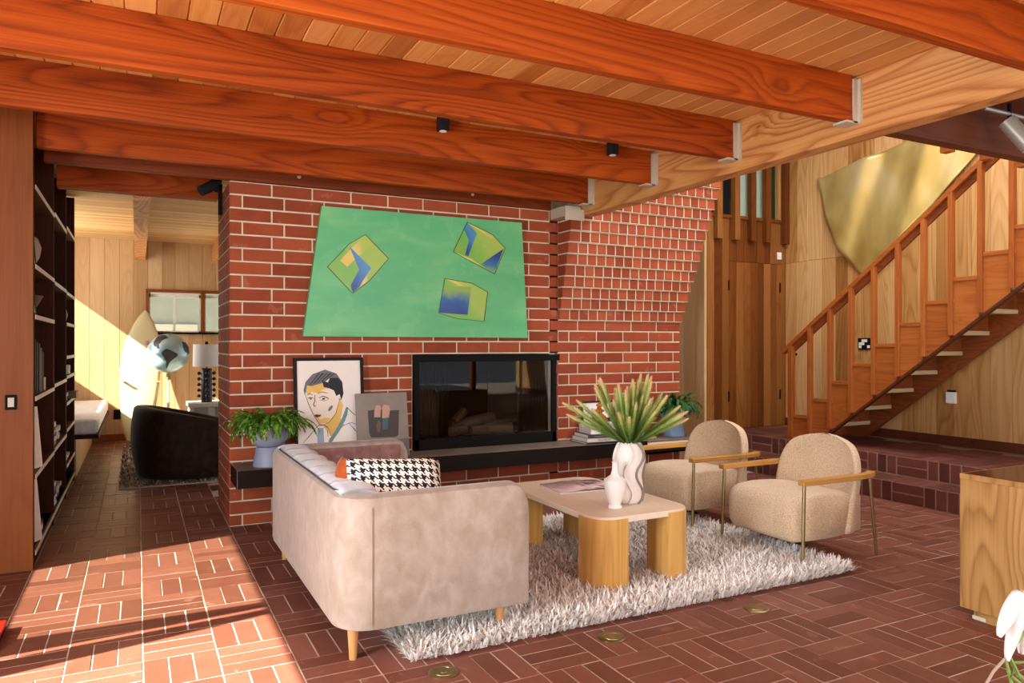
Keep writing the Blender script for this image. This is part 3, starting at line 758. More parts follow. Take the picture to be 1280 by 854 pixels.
for nm, c in (('wash_ochre','e6b860'),('wash_cream','f0dcc8'),('ink_black','1c1c22'),('ink_grey','6c6c70'),('lip','6a2420'),('wash_blue','93a4b4'),('wash_teal','6c8c8c'),('ink_brown','4a3426')): plain(nm, c, .65, var=.12 if nm.startswith('wash') or nm=='ink_grey' else 0)
face = [(1.171,1.016),(1.181,1.066),(1.313,1.085),(1.408,.976),(1.43,.936),(1.402,.841),(1.335,.766),(1.269,.758),(1.23,.826),(1.187,.928)]
flat([(x*1.0, z) for x, z in [(1.43,.97),(1.46,.90),(1.44,.80),(1.47,.74),(1.36,.66),(1.30,.74),(1.335,.766),(1.402,.841)]], 'wash_ochre', -.0004, 'neck_wash')
flat(face, 'wash_cream', -.0010, 'face_wash')
flat([(1.171,1.016),(1.181,1.066),(1.26,1.078),(1.313,1.085),(1.35,1.035),(1.30,1.03),(1.27,1.0),(1.215,1.015),(1.19,.985)], 'wash_ochre', -.0018, 'brow_wash')
flat([(1.235,.83),(1.269,.762),(1.335,.768),(1.36,.80),(1.32,.81),(1.28,.795)], 'wash_ochre', -.0018, 'chin_wash')
flat([(1.154,1.033),(1.171,1.094),(1.225,1.153),(1.324,1.188),(1.413,1.155),(1.458,1.087),(1.42,1.10),(1.36,1.12),(1.313,1.085),(1.214,1.059),(1.181,1.066),(1.171,1.016),(1.16,.99)], 'ink_grey', -.0024, 'hair')
flat([(1.30,1.10),(1.345,1.085),(1.36,1.12),(1.42,1.12),(1.458,1.087),(1.466,.997),(1.447,.941),(1.435,.99),(1.408,.976),(1.39,1.02),(1.35,1.04),(1.31,1.05)], 'ink_black', -.0030, 'hair_shadow')
for k in range(5):
    x = 1.20+.03*k; flat([(x,1.07+.008*k),(x+.008,1.07+.008*k),(x+.085,1.16-.001*k),(x+.072,1.163-.001*k)], 'ink_black' if k % 2 else 'ink_brown', -.0028, 'hair_stroke')
def stroke(pts, w=.004, mat='ink_black', y=-.0034, name='ink_line'):
    L = []; Rr = []
    for i, p in enumerate(pts):
        a = pts[max(i-1,0)]; b = pts[min(i+1,len(pts)-1)]; d = Vector((b[0]-a[0], b[1]-a[1])).normalized()
        k = w*(.5 if 0 < i < len(pts)-1 else .25); L.append((p[0]-d.y*k, p[1]+d.x*k)); Rr.append((p[0]+d.y*k, p[1]-d.x*k))
    m = MB()
    for i in range(len(pts)-1):
        m.prism([(q[0]-1.355, q[1]-HZ) for q in (L[i], L[i+1], Rr[i+1], Rr[i])], 'y', y-.0005, y)
    m.build(name, M[mat], paper)
stroke([(1.165,1.0),(1.187,.928),(1.21,.87),(1.23,.826),(1.269,.758),(1.30,.752),(1.345,.77),(1.38,.81),(1.402,.841),(1.43,.936)])
stroke([(1.185,.965),(1.205,.97),(1.228,.965)], .008); stroke([(1.20,.96),(1.215,.958)], .016, name='pupil')
stroke([(1.27,.965),(1.30,.978),(1.335,.965),(1.35,.955)], .007); stroke([(1.275,.95),(1.31,.94),(1.345,.952)], .004); stroke([(1.295,.957),(1.318,.957)], .026, name='pupil')
stroke([(1.26,1.0),(1.30,1.012),(1.34,1.0)], .006, 'ink_brown'); stroke([(1.18,.995),(1.20,1.0),(1.225,.99)], .006, 'ink_brown')
stroke([(1.24,.99),(1.238,.94),(1.228,.915),(1.232,.90),(1.25,.905)], .006); stroke([(1.232,.905),(1.242,.90)], .012, name='nostril')
flat([(1.232,.832),(1.25,.838),(1.262,.834),(1.29,.834),(1.275,.818),(1.255,.812),(1.24,.818)], 'lip', -.0036, 'lips')
stroke([(1.375,.90),(1.36,.882),(1.345,.86)], .024, 'ink_grey', name='cheek_stroke')
stroke([(1.43,1.0),(1.45,1.02),(1.462,.99),(1.448,.955),(1.43,.94)], .005); stroke([(1.44,.99),(1.445,.965)], .004)
stroke([(1.492,.883),(1.478,.83),(1.458,.782),(1.41,.70),(1.357,.631),(1.34,.60)], .03, 'wash_teal', name='lapel'); stroke([(1.492,.883),(1.53,.84),(1.58,.80)], .006); stroke([(1.50,.76),(1.55,.70),(1.585,.66)], .01, 'wash_blue'); stroke([(1.46,.74),(1.52,.76),(1.58,.74)], .008, 'wash_blue')
stroke([(1.245,.735),(1.27,.752),(1.305,.75),(1.33,.735),(1.345,.71)], .006, 'ink_brown'); stroke([(1.245,.735),(1.215,.70),(1.18,.66),(1.14,.62)], .005, 'ink_brown')
flat([(1.255,.73),(1.30,.73),(1.305,.60),(1.25,.60)], 'wash_blue', -.0016, 'tie'); stroke([(1.33,.71),(1.335,.66)], .008, 'ink_grey'); stroke([(1.35,.71),(1.355,.665)], .006, 'ink_grey')
# small canvas
sc_ = thing('small_canvas', 'small brown unframed canvas of bare legs and teal socks leaning by the fireplace', 'painting', (1.76, 5.70, HZ)); lean(sc_, HZ, -math.radians(9))
cv = B(-.212,-.0,0,.212,.022,.515).build('canvas', plain('taupe', '8f8276', .7, var=.18), sc_)
def fl2(poly, nm, c, y):
    if nm not in M: plain(nm, c, .7, var=.12)
    MB().prism(poly, 'y', y-.0006, y).build(nm, M[nm], cv)
fl2([(-.21,.002),(.21,.002),(.21,.14),(-.21,.13)], 'painted_floor', '6e6460', -.0002)
fl2([(-.12,.375),(-.05,.385),(.06,.37),(.14,.372),(.125,.17),(.10,.155),(-.10,.16),(-.115,.2)], 'painted_chair', '4a4240', -.001)
fl2([(-.07,.31),(-.065,.38),(-.05,.415),(-.02,.415),(-.012,.39),(-.02,.31)], 'painted_leg', 'c99a86', -.0018)
fl2([(-.005,.31),(.0,.40),(.02,.42),(.055,.41),(.065,.38),(.05,.31)], 'painted_leg', 'c99a86', -.0018)
fl2([(-.07,.32),(-.015,.32),(-.03,.22),(-.06,.215)], 'painted_sock', '3c4a4c', -.0024); fl2([(-.002,.31),(.048,.315),(.035,.22),(-.005,.215)], 'painted_sock_teal', '44686a', -.0024)
fl2([(-.055,.26),(-.035,.30),(-.015,.27),(-.03,.20),(-.05,.205)], 'painted_shoe', '7a5444', -.003)
# ================================================================== SOFA
def velvet(name, c0, c1, c2, rough=.75, sheen=.35, scale=14):
    t = NT(name); nz = t.noise(t.coord('Object', (1,1,.7), False), scale, 5, .6); n2 = t.noise(t.coord('Object', rand=False), 300, 2); n3 = t.noise(t.coord('Object', rand=False), 2.5, 3)
    f = t.math('ADD', t.math('MULTIPLY', nz, .7), t.math('MULTIPLY', n2, .3))
    col = t.ramp(t.math('ADD', f, t.math('MULTIPLY_ADD', n3, .3, -.15)), [(.33, c0), (.5, c1), (.66, c2)])
    t.bump(n2, .15, .003)
    return t.out(col, rough, Sheen_Weight=sheen, Sheen_Roughness=.4, spec=.2)
velvet('velvet_pink', '94826f', 'a08f80', 'ac9c8e'); velvet('velvet_mauve', '7a5450', '8e6660', 'a07c76'); velvet('velvet_pale', 'b8b8be', 'cfced2', 'e0dede', scale=6)
velvet('velvet_rust', '8a3c14', 'a84e1e', 'bc6430', scale=8)
SX0, SX1_, SY0, SY1 = .762, 1.672, 3.105, 4.99
so = thing('sofa', 'pale pink velvet tub sofa on tapered wooden legs with its back to the passage', 'sofa', (1.2, 4.05, 0))
def U(m): m.v = [(x-1.2, y-4.05, z) for x, y, z in m.v]; return m
rad = .17; TH = .115; ZB, ZTp = .145, .728
path = []          # centreline stations of the shell: (point, outward normal, tag s)
def arcp(cx, cy, a0, a1, n=8): return [((cx+ math.cos(a0+(a1-a0)*k/n)*(rad-TH/2), cy+math.sin(a0+(a1-a0)*k/n)*(rad-TH/2)), (math.cos(a0+(a1-a0)*k/n), math.sin(a0+(a1-a0)*k/n))) for k in range(n+1)]
yn = SY0+TH/2; yf = SY1-TH/2; xb = SX0+TH/2
fr_end = [0,.002,.006,.014,.026,.042,.062,.085] + [.085+(SX1_-SX0-rad-.085)*k/10 for k in range(1,10)]
for e_ in fr_end: path.append(((SX1_ - e_, yn), (0,-1)))
path += arcp(SX0+rad, SY0+rad, -PI/2, -PI)
for k in range(1, 10): path.append(((xb, SY0+rad + (SY1-SY0-2*rad)*k/10), (-1,0)))
path += arcp(SX0+rad, SY1-rad, PI, PI/2)
for e_ in reversed(fr_end): path.append(((SX1_ - e_, yf), (0,1)))
rows = []; nst = len(path)
for idx, ((px, py), (nx, ny)) in enumerate(path):
    dend = min(abs(SX1_ - px) if abs(ny) > .99 else 9, 9)
    rc = .085; top = ZTp; bot = ZB
    if dend < rc: top = ZTp - rc + math.sqrt(max(0, rc*rc - (rc-dend)**2))
    # soften the bottom back corners
    h = TH/2; rt = .045; rb = .02
    sec = [(h-.006, bot), (h, bot+rb), (h, top-rt), (h-.012, top-.014), (h-rt*.9, top), (-h+rt*.9, top), (-h+.012, top-.014), (-h, top-rt), (-h, bot+rb), (-h+.006, bot)]
    rows.append([(px+nx*o, py+ny*o, z) for o, z in sec])
# duplicate first rows for the rounded front corner
def refine_end(rows):
    return rows
shell = MB().grid(rows, cu=True)
n = len(rows[0]); shell.f.append(tuple(range(n))); shell.f.append(tuple((len(rows)-1)*n + k for k in reversed(range(n))))
U(shell).build('shell', M['velvet_pink'], so, smooth=True)
# inner lining of the arm towards the wall and seat
U(B(SX0+TH, SY0+TH+.002, .20, SX1_-.03, SY1-TH-.002, .30)).build('seat_base', M['velvet_mauve'], so, bevel=.02)
U(B(SX0+TH+.10, SY0+TH+.01, .30, SX1_, SY1-TH-.01, .43)).build('seat_cushion', M['velvet_mauve'], so, bevel=.035, seg=3)
# channel tufted back: padded segments following the U
inner = MB()
nseg = 7
for s in range(nseg):
    ya = SY0+TH-.01 + (SY1-SY0-2*TH+.0)*s/nseg; yb = SY0+TH-.01 + (SY1-SY0-2*TH+.0)*(s+1)/nseg
    rr = []
    for q in range(7):
        tt = q/6; yy = ya + (yb-ya)*tt; bul = math.sin(PI*tt)**.5*.02
        sec = [(.0,.42),(.10+bul,.42),(.115+bul,.55),(.10+bul,.68),(.075+bul*.5,.728+bul*.5),(.02,.742+bul*.4),(-.045,.740+bul*.3),(-.082,.727)]
        rr.append([(SX0+TH+o, yy, z) for o, z in sec])
    mseg = MB().grid(rr, cu=True); nn = len(rr[0]); mseg.f.append(tuple(range(nn))); mseg.f.append(tuple(6*nn+k for k in reversed(range(nn)))); U(mseg).build('back_channel', M['velvet_pale'], so, smooth='all', fix=False)
U(B(SX0+TH+.02, SY1-TH-.035, .42, SX1_-.06, SY1-TH+.004, .70)).build('arm_lining', M['velvet_mauve'], so, bevel=.015)
U(MB().tube([(SX0+.055, SY0+.15, .729), (SX0+.03, SY0+.24, .728), (SX0+.03, 4.05, .728), (SX0+.03, SY1-.24, .728), (SX0+.06, SY1-.14, .729)], .0045, 6)).build('piping', plain('piping', '4a4646', .7), so)
U(MB().tube([(SX0+.14, SY0-.0015, ZB+.02), (SX0+.14, SY0-.0015, ZTp-.05)], .0022, 5)).build('seam', M['velvet_pink'], so)
for (lx, ly) in ((.845, 3.20), (1.565, 3.20), (.845, 4.88), (1.565, 4.88)):
    U(MB().lathe([(.0165,.0),(.026,.15)], lx, ly, 16)).build('leg', M['leg_z'], so, smooth=True)
# ------------------------------------------------ cushions
def pillow(w, h, t, n=16):
    rows_f, rows_b = [], []
    for i in range(n+1):
        u = -1 + 2*i/n; rf = []; rb_ = []
        for j in range(n+1):
            v = -1 + 2*j/n
            pin = (1 - .06*(1-abs(v)**2)*abs(u)**4)*(1-.05*abs(v)**10); pin2 = (1 - .17*(1-abs(u)**2)*abs(v)**4)*(1-.09*abs(u)**10)
            x = u*w/2*pin; z = v*h/2*pin2
            th = t/2*max(0,(1-u**4))**.55*max(0,(1-v**4))**.55
            rf.append((x, -th, z)); rb_.append((x, th, z))
        rows_f.append(rf); rows_b.append(rb_)
    m = MB().grid(rows_f); m.grid([list(reversed(r)) for r in rows_b]); return m
t = NT('houndstooth')
tc = t.n('ShaderNodeTexCoord').outputs['Object']; sx = t.n('ShaderNodeSeparateXYZ'); t.l(tc, sx.inputs[0])
def md(a, b): return t.math('FLOORED_MODULO', a, b)
ui = t.math('FLOOR', t.math('MULTIPLY', sx.outputs[0], 190.0)); vi = t.math('FLOOR', t.math('MULTIPLY', sx.outputs[2], 190.0))
wa = t.math('LESS_THAN', md(ui, 8.0), 4.0); we = t.math('LESS_THAN', md(vi, 8.0), 4.0)
tw = t.math('LESS_THAN', md(t.math('ADD', ui, vi), 4.0), 2.0)
f = t.math('ADD', t.math('MULTIPLY', wa, tw), t.math('MULTIPLY', we, t.math('SUBTRACT', 1.0, tw)))
col = t.mix(f, 'efe6d8', '26242a'); t.bump(t.noise(t.coord('Object', rand=False), 250, 2), .3, .003); t.out(col, .9, spec=.1)
cu = pillow(.52, .33, .17).build('cushion', M['houndstooth'], smooth='all'); cu.location = (1.115, 3.47, .685); cu.rotation_euler = (math.radians(-38), math.radians(3), math.radians(-6))
tag(cu, 'black and white houndstooth lumbar cushion on the sofa', 'cushion')
cu2 = pillow(.42, .42, .14).build('cushion', M['velvet_rust'], smooth='all'); cu2.location = (.955, 3.57, .575); cu2.rotation_euler = (math.radians(-16), math.radians(38), math.radians(58))
tag(cu2, 'rust orange velvet cushion behind the houndstooth cushion', 'cushion')

# ================================================================== RUG
rug = thing('shag_rug', 'cream shaggy rug under the coffee table', 'rug', (2.45, 3.95, 0))
B(-1.36, -.89, 0.0, 1.38, .96, .014).build('backing', plain('rug_back', 'a89884', .95), rug)
t = NT('shag'); r_ = t.rand()
pos = t.n('ShaderNodeTexCoord').outputs['Object']; big = t.noise(t.coord('Object', rand=False), 1.3, 3)
col = t.ramp(r_, [(.0, '8a7a6c'), (.03, 'ccbcac'), (.12, 'e8dfd4'), (.5, 'f6f1ea'), (1.0, 'fffcf8')])
sx = t.n('ShaderNodeSeparateXYZ'); t.l(pos, sx.inputs[0])
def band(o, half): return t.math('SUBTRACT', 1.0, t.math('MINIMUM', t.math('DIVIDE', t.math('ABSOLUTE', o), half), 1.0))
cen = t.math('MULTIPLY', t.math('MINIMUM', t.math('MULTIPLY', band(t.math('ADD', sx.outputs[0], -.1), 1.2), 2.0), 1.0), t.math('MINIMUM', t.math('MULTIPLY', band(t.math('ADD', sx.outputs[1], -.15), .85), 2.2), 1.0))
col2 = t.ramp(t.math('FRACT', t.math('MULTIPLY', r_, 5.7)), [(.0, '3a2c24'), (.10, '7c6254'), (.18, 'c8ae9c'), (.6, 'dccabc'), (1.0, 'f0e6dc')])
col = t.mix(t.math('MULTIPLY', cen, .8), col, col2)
t.out(col, .9, spec=.1, Sheen_Weight=.2)
rr = random.Random(11); vs = []; fs = []
def tuft(x, y, L, ang, lean_, w):
    b = len(vs); ca, sa = math.cos(ang), math.sin(ang); zt = L*math.cos(lean_); d = L*math.sin(lean_)
    px, py = -sa*w, ca*w
    vs.extend([(x-px, y-py, .012), (x+px, y+py, .012), (x+ca*d*.45-px*.9, y+sa*d*.45-py*.9, .012+zt*.62), (x+ca*d*.45+px*.9, y+sa*d*.45+py*.9, .012+zt*.62), (x+ca*d, y+sa*d, .012+zt)])
    fs.extend([(b, b+1, b+3, b+2), (b+2, b+3, b+4)])
for k in range(62000):
    x = rr.uniform(-1.40, 1.42); y = rr.uniform(-.93, 1.0)
    if x < -.3 and y > -.2 and x < -.85: continue
    edge = min(x+1.40, 1.42-x, y+.93, 1.0-y)
    ang = rr.uniform(0, 2*PI)
    if edge < .04:
        ang = math.atan2(y, x*1.0) + rr.uniform(-.7,.7) if False else (math.atan2(-1 if y+.93 < .04 else (1 if 1.0-y < .04 else 0), -1 if x+1.4 < .04 else (1 if 1.42-x < .04 else 0)) + rr.uniform(-.7,.7))
    tuft(x, y, rr.uniform(.04, .085), ang, rr.uniform(.5, 1.2), rr.uniform(.003, .0062))
me = bpy.data.meshes.new('pile'); me.from_pydata(vs, [], fs); me.materials.append(M['shag'])
o = link('pile', me, rug); o['kind'] = 'stuff'

# ================================================================== COFFEE TABLE
TX0, TX1, TY0, TY1, TZ = 2.225, 2.905, 3.335, 4.50, .432
ct = thing('coffee_table', 'rectangular pale oak coffee table with four thick rounded legs', 'table', (2.565, 3.92, 0))
def T(m): m.v = [(x-2.565, y-3.92, z) for x, y, z in m.v]; return m
rad2 = .13
def rrect(x0, y0, x1, y1, r, n=8):
    p = []
    for cx, cy, a in ((x1-r,y0+r,-PI/2),(x1-r,y1-r,0),(x0+r,y1-r,PI/2),(x0+r,y0+r,PI)):
        p += [(cx+r*math.cos(a+PI/2*k/n), cy+r*math.sin(a+PI/2*k/n)) for k in range(n+1)]
    return p
T(MB().prism(rrect(TX0+.004, TY0+.004, TX1-.004, TY1-.004, rad2), 'z', TZ-.035, TZ)).build('tabletop', M['oak_y'], ct, bevel=.004, seg=1)
for sx_, sy_ in ((0,0),(1,0),(0,1),(1,1)):
    cx = TX0+rad2 if sx_ == 0 else TX1-rad2; cy = TY0+rad2 if sy_ == 0 else TY1-rad2
    dx = -1 if sx_ == 0 else 1; dy = -1 if sy_ == 0 else 1
    poly = [(cx + dx*rad2*math.cos(PI/2*k/10), cy + dy*rad2*math.sin(PI/2*k/10)) for k in range(11)]
    poly = [(cx-dx*.075, cy), (cx-dx*.075, cy)][:1] and poly
    poly = [(cx-dx*.07, cy-dy*.0)] + [(cx + dx*rad2, cy - dy*.07)] + poly + [(cx - dx*.07, cy + dy*rad2)]
    poly = [(cx-dx*.07, cy-dy*.07)] + poly[1:]
    T(MB().prism(poly, 'z', .012, TZ-.0355 if False else TZ-.012)).build('leg', M['oak_z'], ct, smooth=True)
# magazine: open, two page blocks
mg = thing('magazine', 'open magazine with pink pages lying on the coffee table', 'magazine', (2.62, 4.16, TZ), math.radians(-3))
t = NT('pink_page'); nz = t.noise(t.coord('Object', rand=False), 9, 5, .6); n2 = t.noise(t.coord('Object', rand=False), 22, 3)
col = t.ramp(nz, [(.35, '1c1618'), (.44, '7a5a5c'), (.5, 'd8b4b0'), (.7, 'e8ccc8')]); t.out(col, .35)
t = NT('pink_page_plain'); nz = t.noise(t.coord('Object', rand=False), 5, 4); t.out(t.ramp(nz, [(.35,'b89a98'),(.55,'dcbcb8'),(.7,'eed8d2')]), .35)
for sgn, mat in ((-1,'pink_page_plain'),(1,'pink_page')):
    rows = []
    for k in range(9):
        tt = k/8; x = sgn*(.215*tt); z = .012*math.exp(-tt*5)*0 + .010 + .010*math.sin(PI*min(1,tt*2.2))*(.6 if tt<.46 else .0) - .004*tt
        rows.append([(x, -.15, z), (x, .15, z)])
    m = MB().grid(rows); rows0 = [[(a[0], a[1], .001) for a in r] for r in rows]
    m2 = MB().grid(rows); o = m2.build('page', M[mat], mg, smooth='all', fix=False); mod = o.modifiers.new('thickness','SOLIDIFY'); mod.thickness = .007; mod.offset = -1 if sgn > 0 else 1
    B(min(0,sgn*.217), -.151, .0, max(0,sgn*.217), .151, .004).build('cover', M['white'], mg)
# vases
plain('matte_white', 'f4efe9', .6, var=.02); plain('vase_cream', 'efe8e0', .55, var=.08, bump=.1, bscale=20); plain('taupe_edge', '8a7a6e', .7)
v1 = MB().lathe([(.036,0),(.041,.004),(.040,.012),(.032,.022),(.036,.035),(.052,.075),(.062,.12),(.066,.155),(.064,.168),(.045,.18),(.026,.195),(.018,.225),(.0165,.262),(.021,.27),(.016,.27),(.012,.25)], 0, 0, 40).build('small_vase', M['matte_white'], smooth=True)
v1.location = (2.475, 3.535, TZ); tag(v1, 'small matte white bottle vase with narrow neck on the coffee table', 'vase')
vz = thing('wavy_vase', 'tall wavy white ceramic vase holding spiky green stems on the coffee table', 'vase', (2.645, 3.625, TZ))
def vase_sec(z, out=0):
    tt = z/.385
    base = .060 + .030*math.sin(PI*min(1,(tt*1.05)))**.8 + .014*math.sin(tt*9.5+.6)
    if tt > .93: base *= 1 - (tt-.93)*3.0
    return base + out
rows = []
for k in range(29):
    z = .385*k/28; rows.append([( (vase_sec(z)*(1+.05*math.sin(2*(2*PI*q/40)+z*7)))*math.cos(2*PI*q/40), (vase_sec(z)*.86)*math.sin(2*PI*q/40), z) for q in range(40)])
m = MB().grid(rows, cu=True); m.f.append(tuple(reversed(range(40)))); b = 28*40
rows2 = [[(x*.8, y*.8, .384) for x, y, z in rows[28]], [(x*.7, y*.7, .30) for x, y, z in rows[28]]]
nb_ = len(m.v); 
for r0 in rows2: m.v += r0
for q in range(40):
    q2 = (q+1) % 40; m.f.append((b+q, b+q2, nb_+q2, nb_+q)); m.f.append((nb_+q, nb_+q2, nb_+40+q2, nb_+40+q))
m.f.append(tuple(nb_+40+q for q in range(40)))
m.build('body', M['vase_cream'], vz, smooth='all')
for ph in (-.35, -1.25, .7, 2.2, 3.6):        # wavy fins
    rin, ro = [], []
    m = MB(); pts = []
    rows = []
    for k in range(29):
        z = .004 + .378*k/28; a = -1.0 + ph + .28*math.sin(z*26)
        rr0 = vase_sec(z); d = Vector((math.cos(a), math.sin(a)*.88, 0)); s = Vector((-math.sin(a), math.cos(a), 0))*.0045
        p0 = d*(rr0-.006); p1 = d*(rr0+.013)
        rows.append([(p0.x-s.x, p0.y-s.y, z), (p1.x-s.x, p1.y-s.y, z), (p1.x+s.x, p1.y+s.y, z), (p0.x+s.x, p0.y+s.y, z)])
    MB().grid(rows, cu=True).build('wavy_fin', M['taupe_edge'] if ph in (-.35, .7) else M['vase_cream'], vz, smooth='all')
# spiky stems: thing of its own standing in the vase
sp_ = thing('spiky_bouquet', 'bunch of spiky green foxtail stems with pink tips in the wavy vase', 'plant', (2.645, 3.625, TZ))
t = NT('foxtail'); tc = t.n('ShaderNodeTexCoord').outputs['Generated']; sx = t.n('ShaderNodeSeparateXYZ'); t.l(tc, sx.inputs[0])
f = t.math('ADD', sx.outputs[2], t.math('MULTIPLY_ADD', t.rand(), .16, -.08))
t.out(t.ramp(f, [(.0,'445c22'),(.4,'749442'),(.7,'a0b460'),(.9,'ccc87c'),(.98,'e4a888'),(1.0,'e8bca4')]), .7, spec=.2)
def foxtail(L, r, seed):
    q = random.Random(seed); m = MB(); n = 12
    core = [(0,0,L*k/10) for k in range(11)]; m.tube(core, [r*.3]+[r*.42 for k in range(1,10)]+[r*.15], 6)
    for k in range(560):
        z = L*q.uniform(.06,.99); a = q.uniform(0,2*PI); tt = z/L
        w = r*(.75+.5*min(1,tt*3))*(1 if tt < .88 else max(.3,(1-tt)/.12))*q.uniform(.8,1.15)
        l = .036; ca, sa = math.cos(a), math.sin(a); s = .0011
        m.add([(ca*r*.3-sa*s, sa*r*.3+ca*s, z-l*.5), (ca*r*.3+sa*s, sa*r*.3-ca*s, z-l*.5), (ca*w, sa*w, z+l*.45)], [(0,1,2)])
    return m.mesh('stem', M['foxtail'], fix=False)
fx = [foxtail(.42, .022, 1), foxtail(.36, .022, 2), foxtail(.30, .021, 3), foxtail(.45, .022, 4)]
q = random.Random(5)
spec = []
for k in range(60):
    az = q.uniform(0, 2*PI); tilt = math.radians(q.uniform(3, 34)) if k > 9 else math.radians(q.uniform(42, 62))
    spec.append((az, tilt, q.randrange(4)))
# two long side sprays either way along the picture
right = Vector((math.cos(YAW), -math.sin(YAW), 0))
for sgn, tl in ((1,66),(1,58),(-1,64),(-1,55),(1,50),(-1,48)):
    az = math.atan2(right.y*sgn, right.x*sgn) + q.uniform(-.3,.3); spec.append((az, math.radians(tl), 0))
for az, tilt, kind in spec:
    d = Vector((math.cos(az)*math.sin(tilt), math.sin(az)*math.sin(tilt), math.cos(tilt)))
    base = Vector((math.cos(az)*.022, math.sin(az)*.022, .345)) if tilt < 1 else Vector((math.cos(az)*.03, math.sin(az)*.03, .36))
    o = link('stem', fx[kind], sp_, base); o.rotation_mode = 'QUATERNION'; o.rotation_quaternion = d.to_track_quat('Z', 'X')
    sc = q.uniform(.85, 1.05); o.scale = (1.05, 1.05, sc)

# ================================================================== ARMCHAIRS
def boucle(name, c0, c1, c2):
    t = NT(name); vo = t.n('ShaderNodeTexVoronoi'); t.l(t.coord('Object', rand=False), vo.inputs['Vector']); vo.inputs['Scale'].default_value = 150
    nz = t.noise(t.coord('Object', rand=False), 120, 3); n3 = t.noise(t.coord('Object', rand=False), 5, 3)
    f = t.math('ADD', t.math('MULTIPLY', vo.outputs['Distance'], .5), t.math('MULTIPLY', nz, .5))
    col = t.ramp(t.math('ADD', f, t.math('MULTIPLY_ADD', n3, .2, -.1)), [(.3, c2), (.5, c1), (.75, c0)])
    t.bump(f, .5, .006); return t.out(col, .95, spec=.1, Sheen_Weight=.2)
boucle('boucle', 'b89872', 'cdb292', 'dcc6aa')
def armchair(label):
    # local frame: faces -X (front), origin at floor under the centre; width along Y
    a = thing('armchair', label, 'armchair', (0,0,0), 0, 'beige armchairs facing the coffee table')
    # seat: rounded front block
    W = .305; rows = []
    prof = [(-.34,.14),(-.365,.17),(-.375,.27),(-.37,.35),(-.345,.40),(-.28,.428),(-.15,.437),(0,.43),(.15,.415),(.25,.40),(.25,.16),(.0,.135),(-.2,.135)]
    ny = 13
    for j in range(ny):
        y = -W + 2*W*j/(ny-1); e = abs(y)/W; s = 1 - .10*max(0,(e-.80)/.20)**2
        rows.append([( (x+.06)*s-.06 if True else x, y, .30 + (z-.30)*s) for x, z in prof])
    m = MB().grid(rows, cu=True); n = len(prof); m.f.append(tuple(range(n))); m.f.append(tuple((ny-1)*n+k for k in reversed(range(n))))
    m.build('seat', M['boucle'], a, smooth='all', bevel=0)
    # back: thick shell with domed outline wrapping slightly, leaning back
    NU, NV = 20, 14; rowsF, rowsB = [], []
    Hb = .645
    for i in range(NV+1):
        tz = i/NV; z = .17 + Hb*(1-(1-tz)**1.35) if False else .135 + Hb*tz
        # half width: constant, then domed like a superellipse at the top
        tt = max(0, (tz-.42)/.58); hw = .33*(1-tt**3.0)**(1/2.6) if tt < 1 else 0.0
        hw = max(hw, .0)
        rf, rb_ = [], []
        for j in range(NU+1):
            u = -1+2*j/NU; y = u*hw
            xf = .115 + .14*tz - .06*(abs(u)**3)*(hw/.315)
            thick = .155*(1-.30*tz)*(1-abs(u)**6*.55)*(1-.75*tt**8)
            rf.append((xf, y, z)); rb_.append((xf+thick, y, z))
        rowsF.append(rf); rowsB.append(rb_)
    ring = [rowsF[i] + list(reversed(rowsB[i])) for i in range(NV+1)]
    m = MB().grid(ring, cu=True); n = len(ring[0]); m.f.append(tuple(reversed(range(n))))
    o = m.build('backrest', M['boucle'], a, smooth='all'); s = o.modifiers.new('soften','SUBSURF'); s.levels = 1; s.render_levels = 1
    # wooden arm: flat band curving round the back on each side
    for sg in (-1, 1):
        pts = [(-.375, .345), (-.2, .350), (0, .352), (.16, .350), (.26, .335), (.33, .30)]
        w2 = .026; m = MB(); rows = []
        for k, (x, y) in enumerate(pts):
            p = pts[max(k-1,0)]; nx_ = pts[min(k+1,len(pts)-1)]; d = Vector((nx_[0]-p[0], nx_[1]-p[1])).normalized(); nrm = Vector((-d.y, d.x))
            rows.append([(x+nrm.x*w2, sg*(y+nrm.y*w2), .515), (x+nrm.x*w2, sg*(y+nrm.y*w2), .548), (x-nrm.x*w2, sg*(y-nrm.y*w2), .548), (x-nrm.x*w2, sg*(y-nrm.y*w2), .515)])
        m.grid(rows, cu=True); m.f.append((0,1,2,3)); L_ = len(rows); m.f.append(tuple((L_-1)*4+k for k in (3,2,1,0)))
        m.build('armrest', M['oak_arm'], a, bevel=.004, seg=1)
        MB().tube([(-.345, sg*.345, .515), (-.365, sg*.350, .0)], .011, 10).build('leg', M['brass_dull'], a, smooth=True)
        lg = MB().tube([(.27, sg*.335, .515), (.325, sg*.345, .0)], .010, 10).build('leg', M['brass_dull'], a, smooth=True)
        MB().tube([(.309, sg*.342, .155), (.311, sg*.342, .135)], .0135, 10).build('collar', M['brass_dull'], lg)
    MB().tube([(-.28,-.30,.128),(-.28,.30,.128)], .008, 8).build('crossbar', M['black_metal'], a)
    return a
ac = armchair('beige boucle armchair nearer the camera with oak arms and brass legs')
ac.location = (4.0, 3.555, 0)
ac2 = copy_tree(ac); ac2.location = (3.99, 4.55, 0); ac2['label'] = 'beige boucle armchair farther back, beside the hearth shelf end'

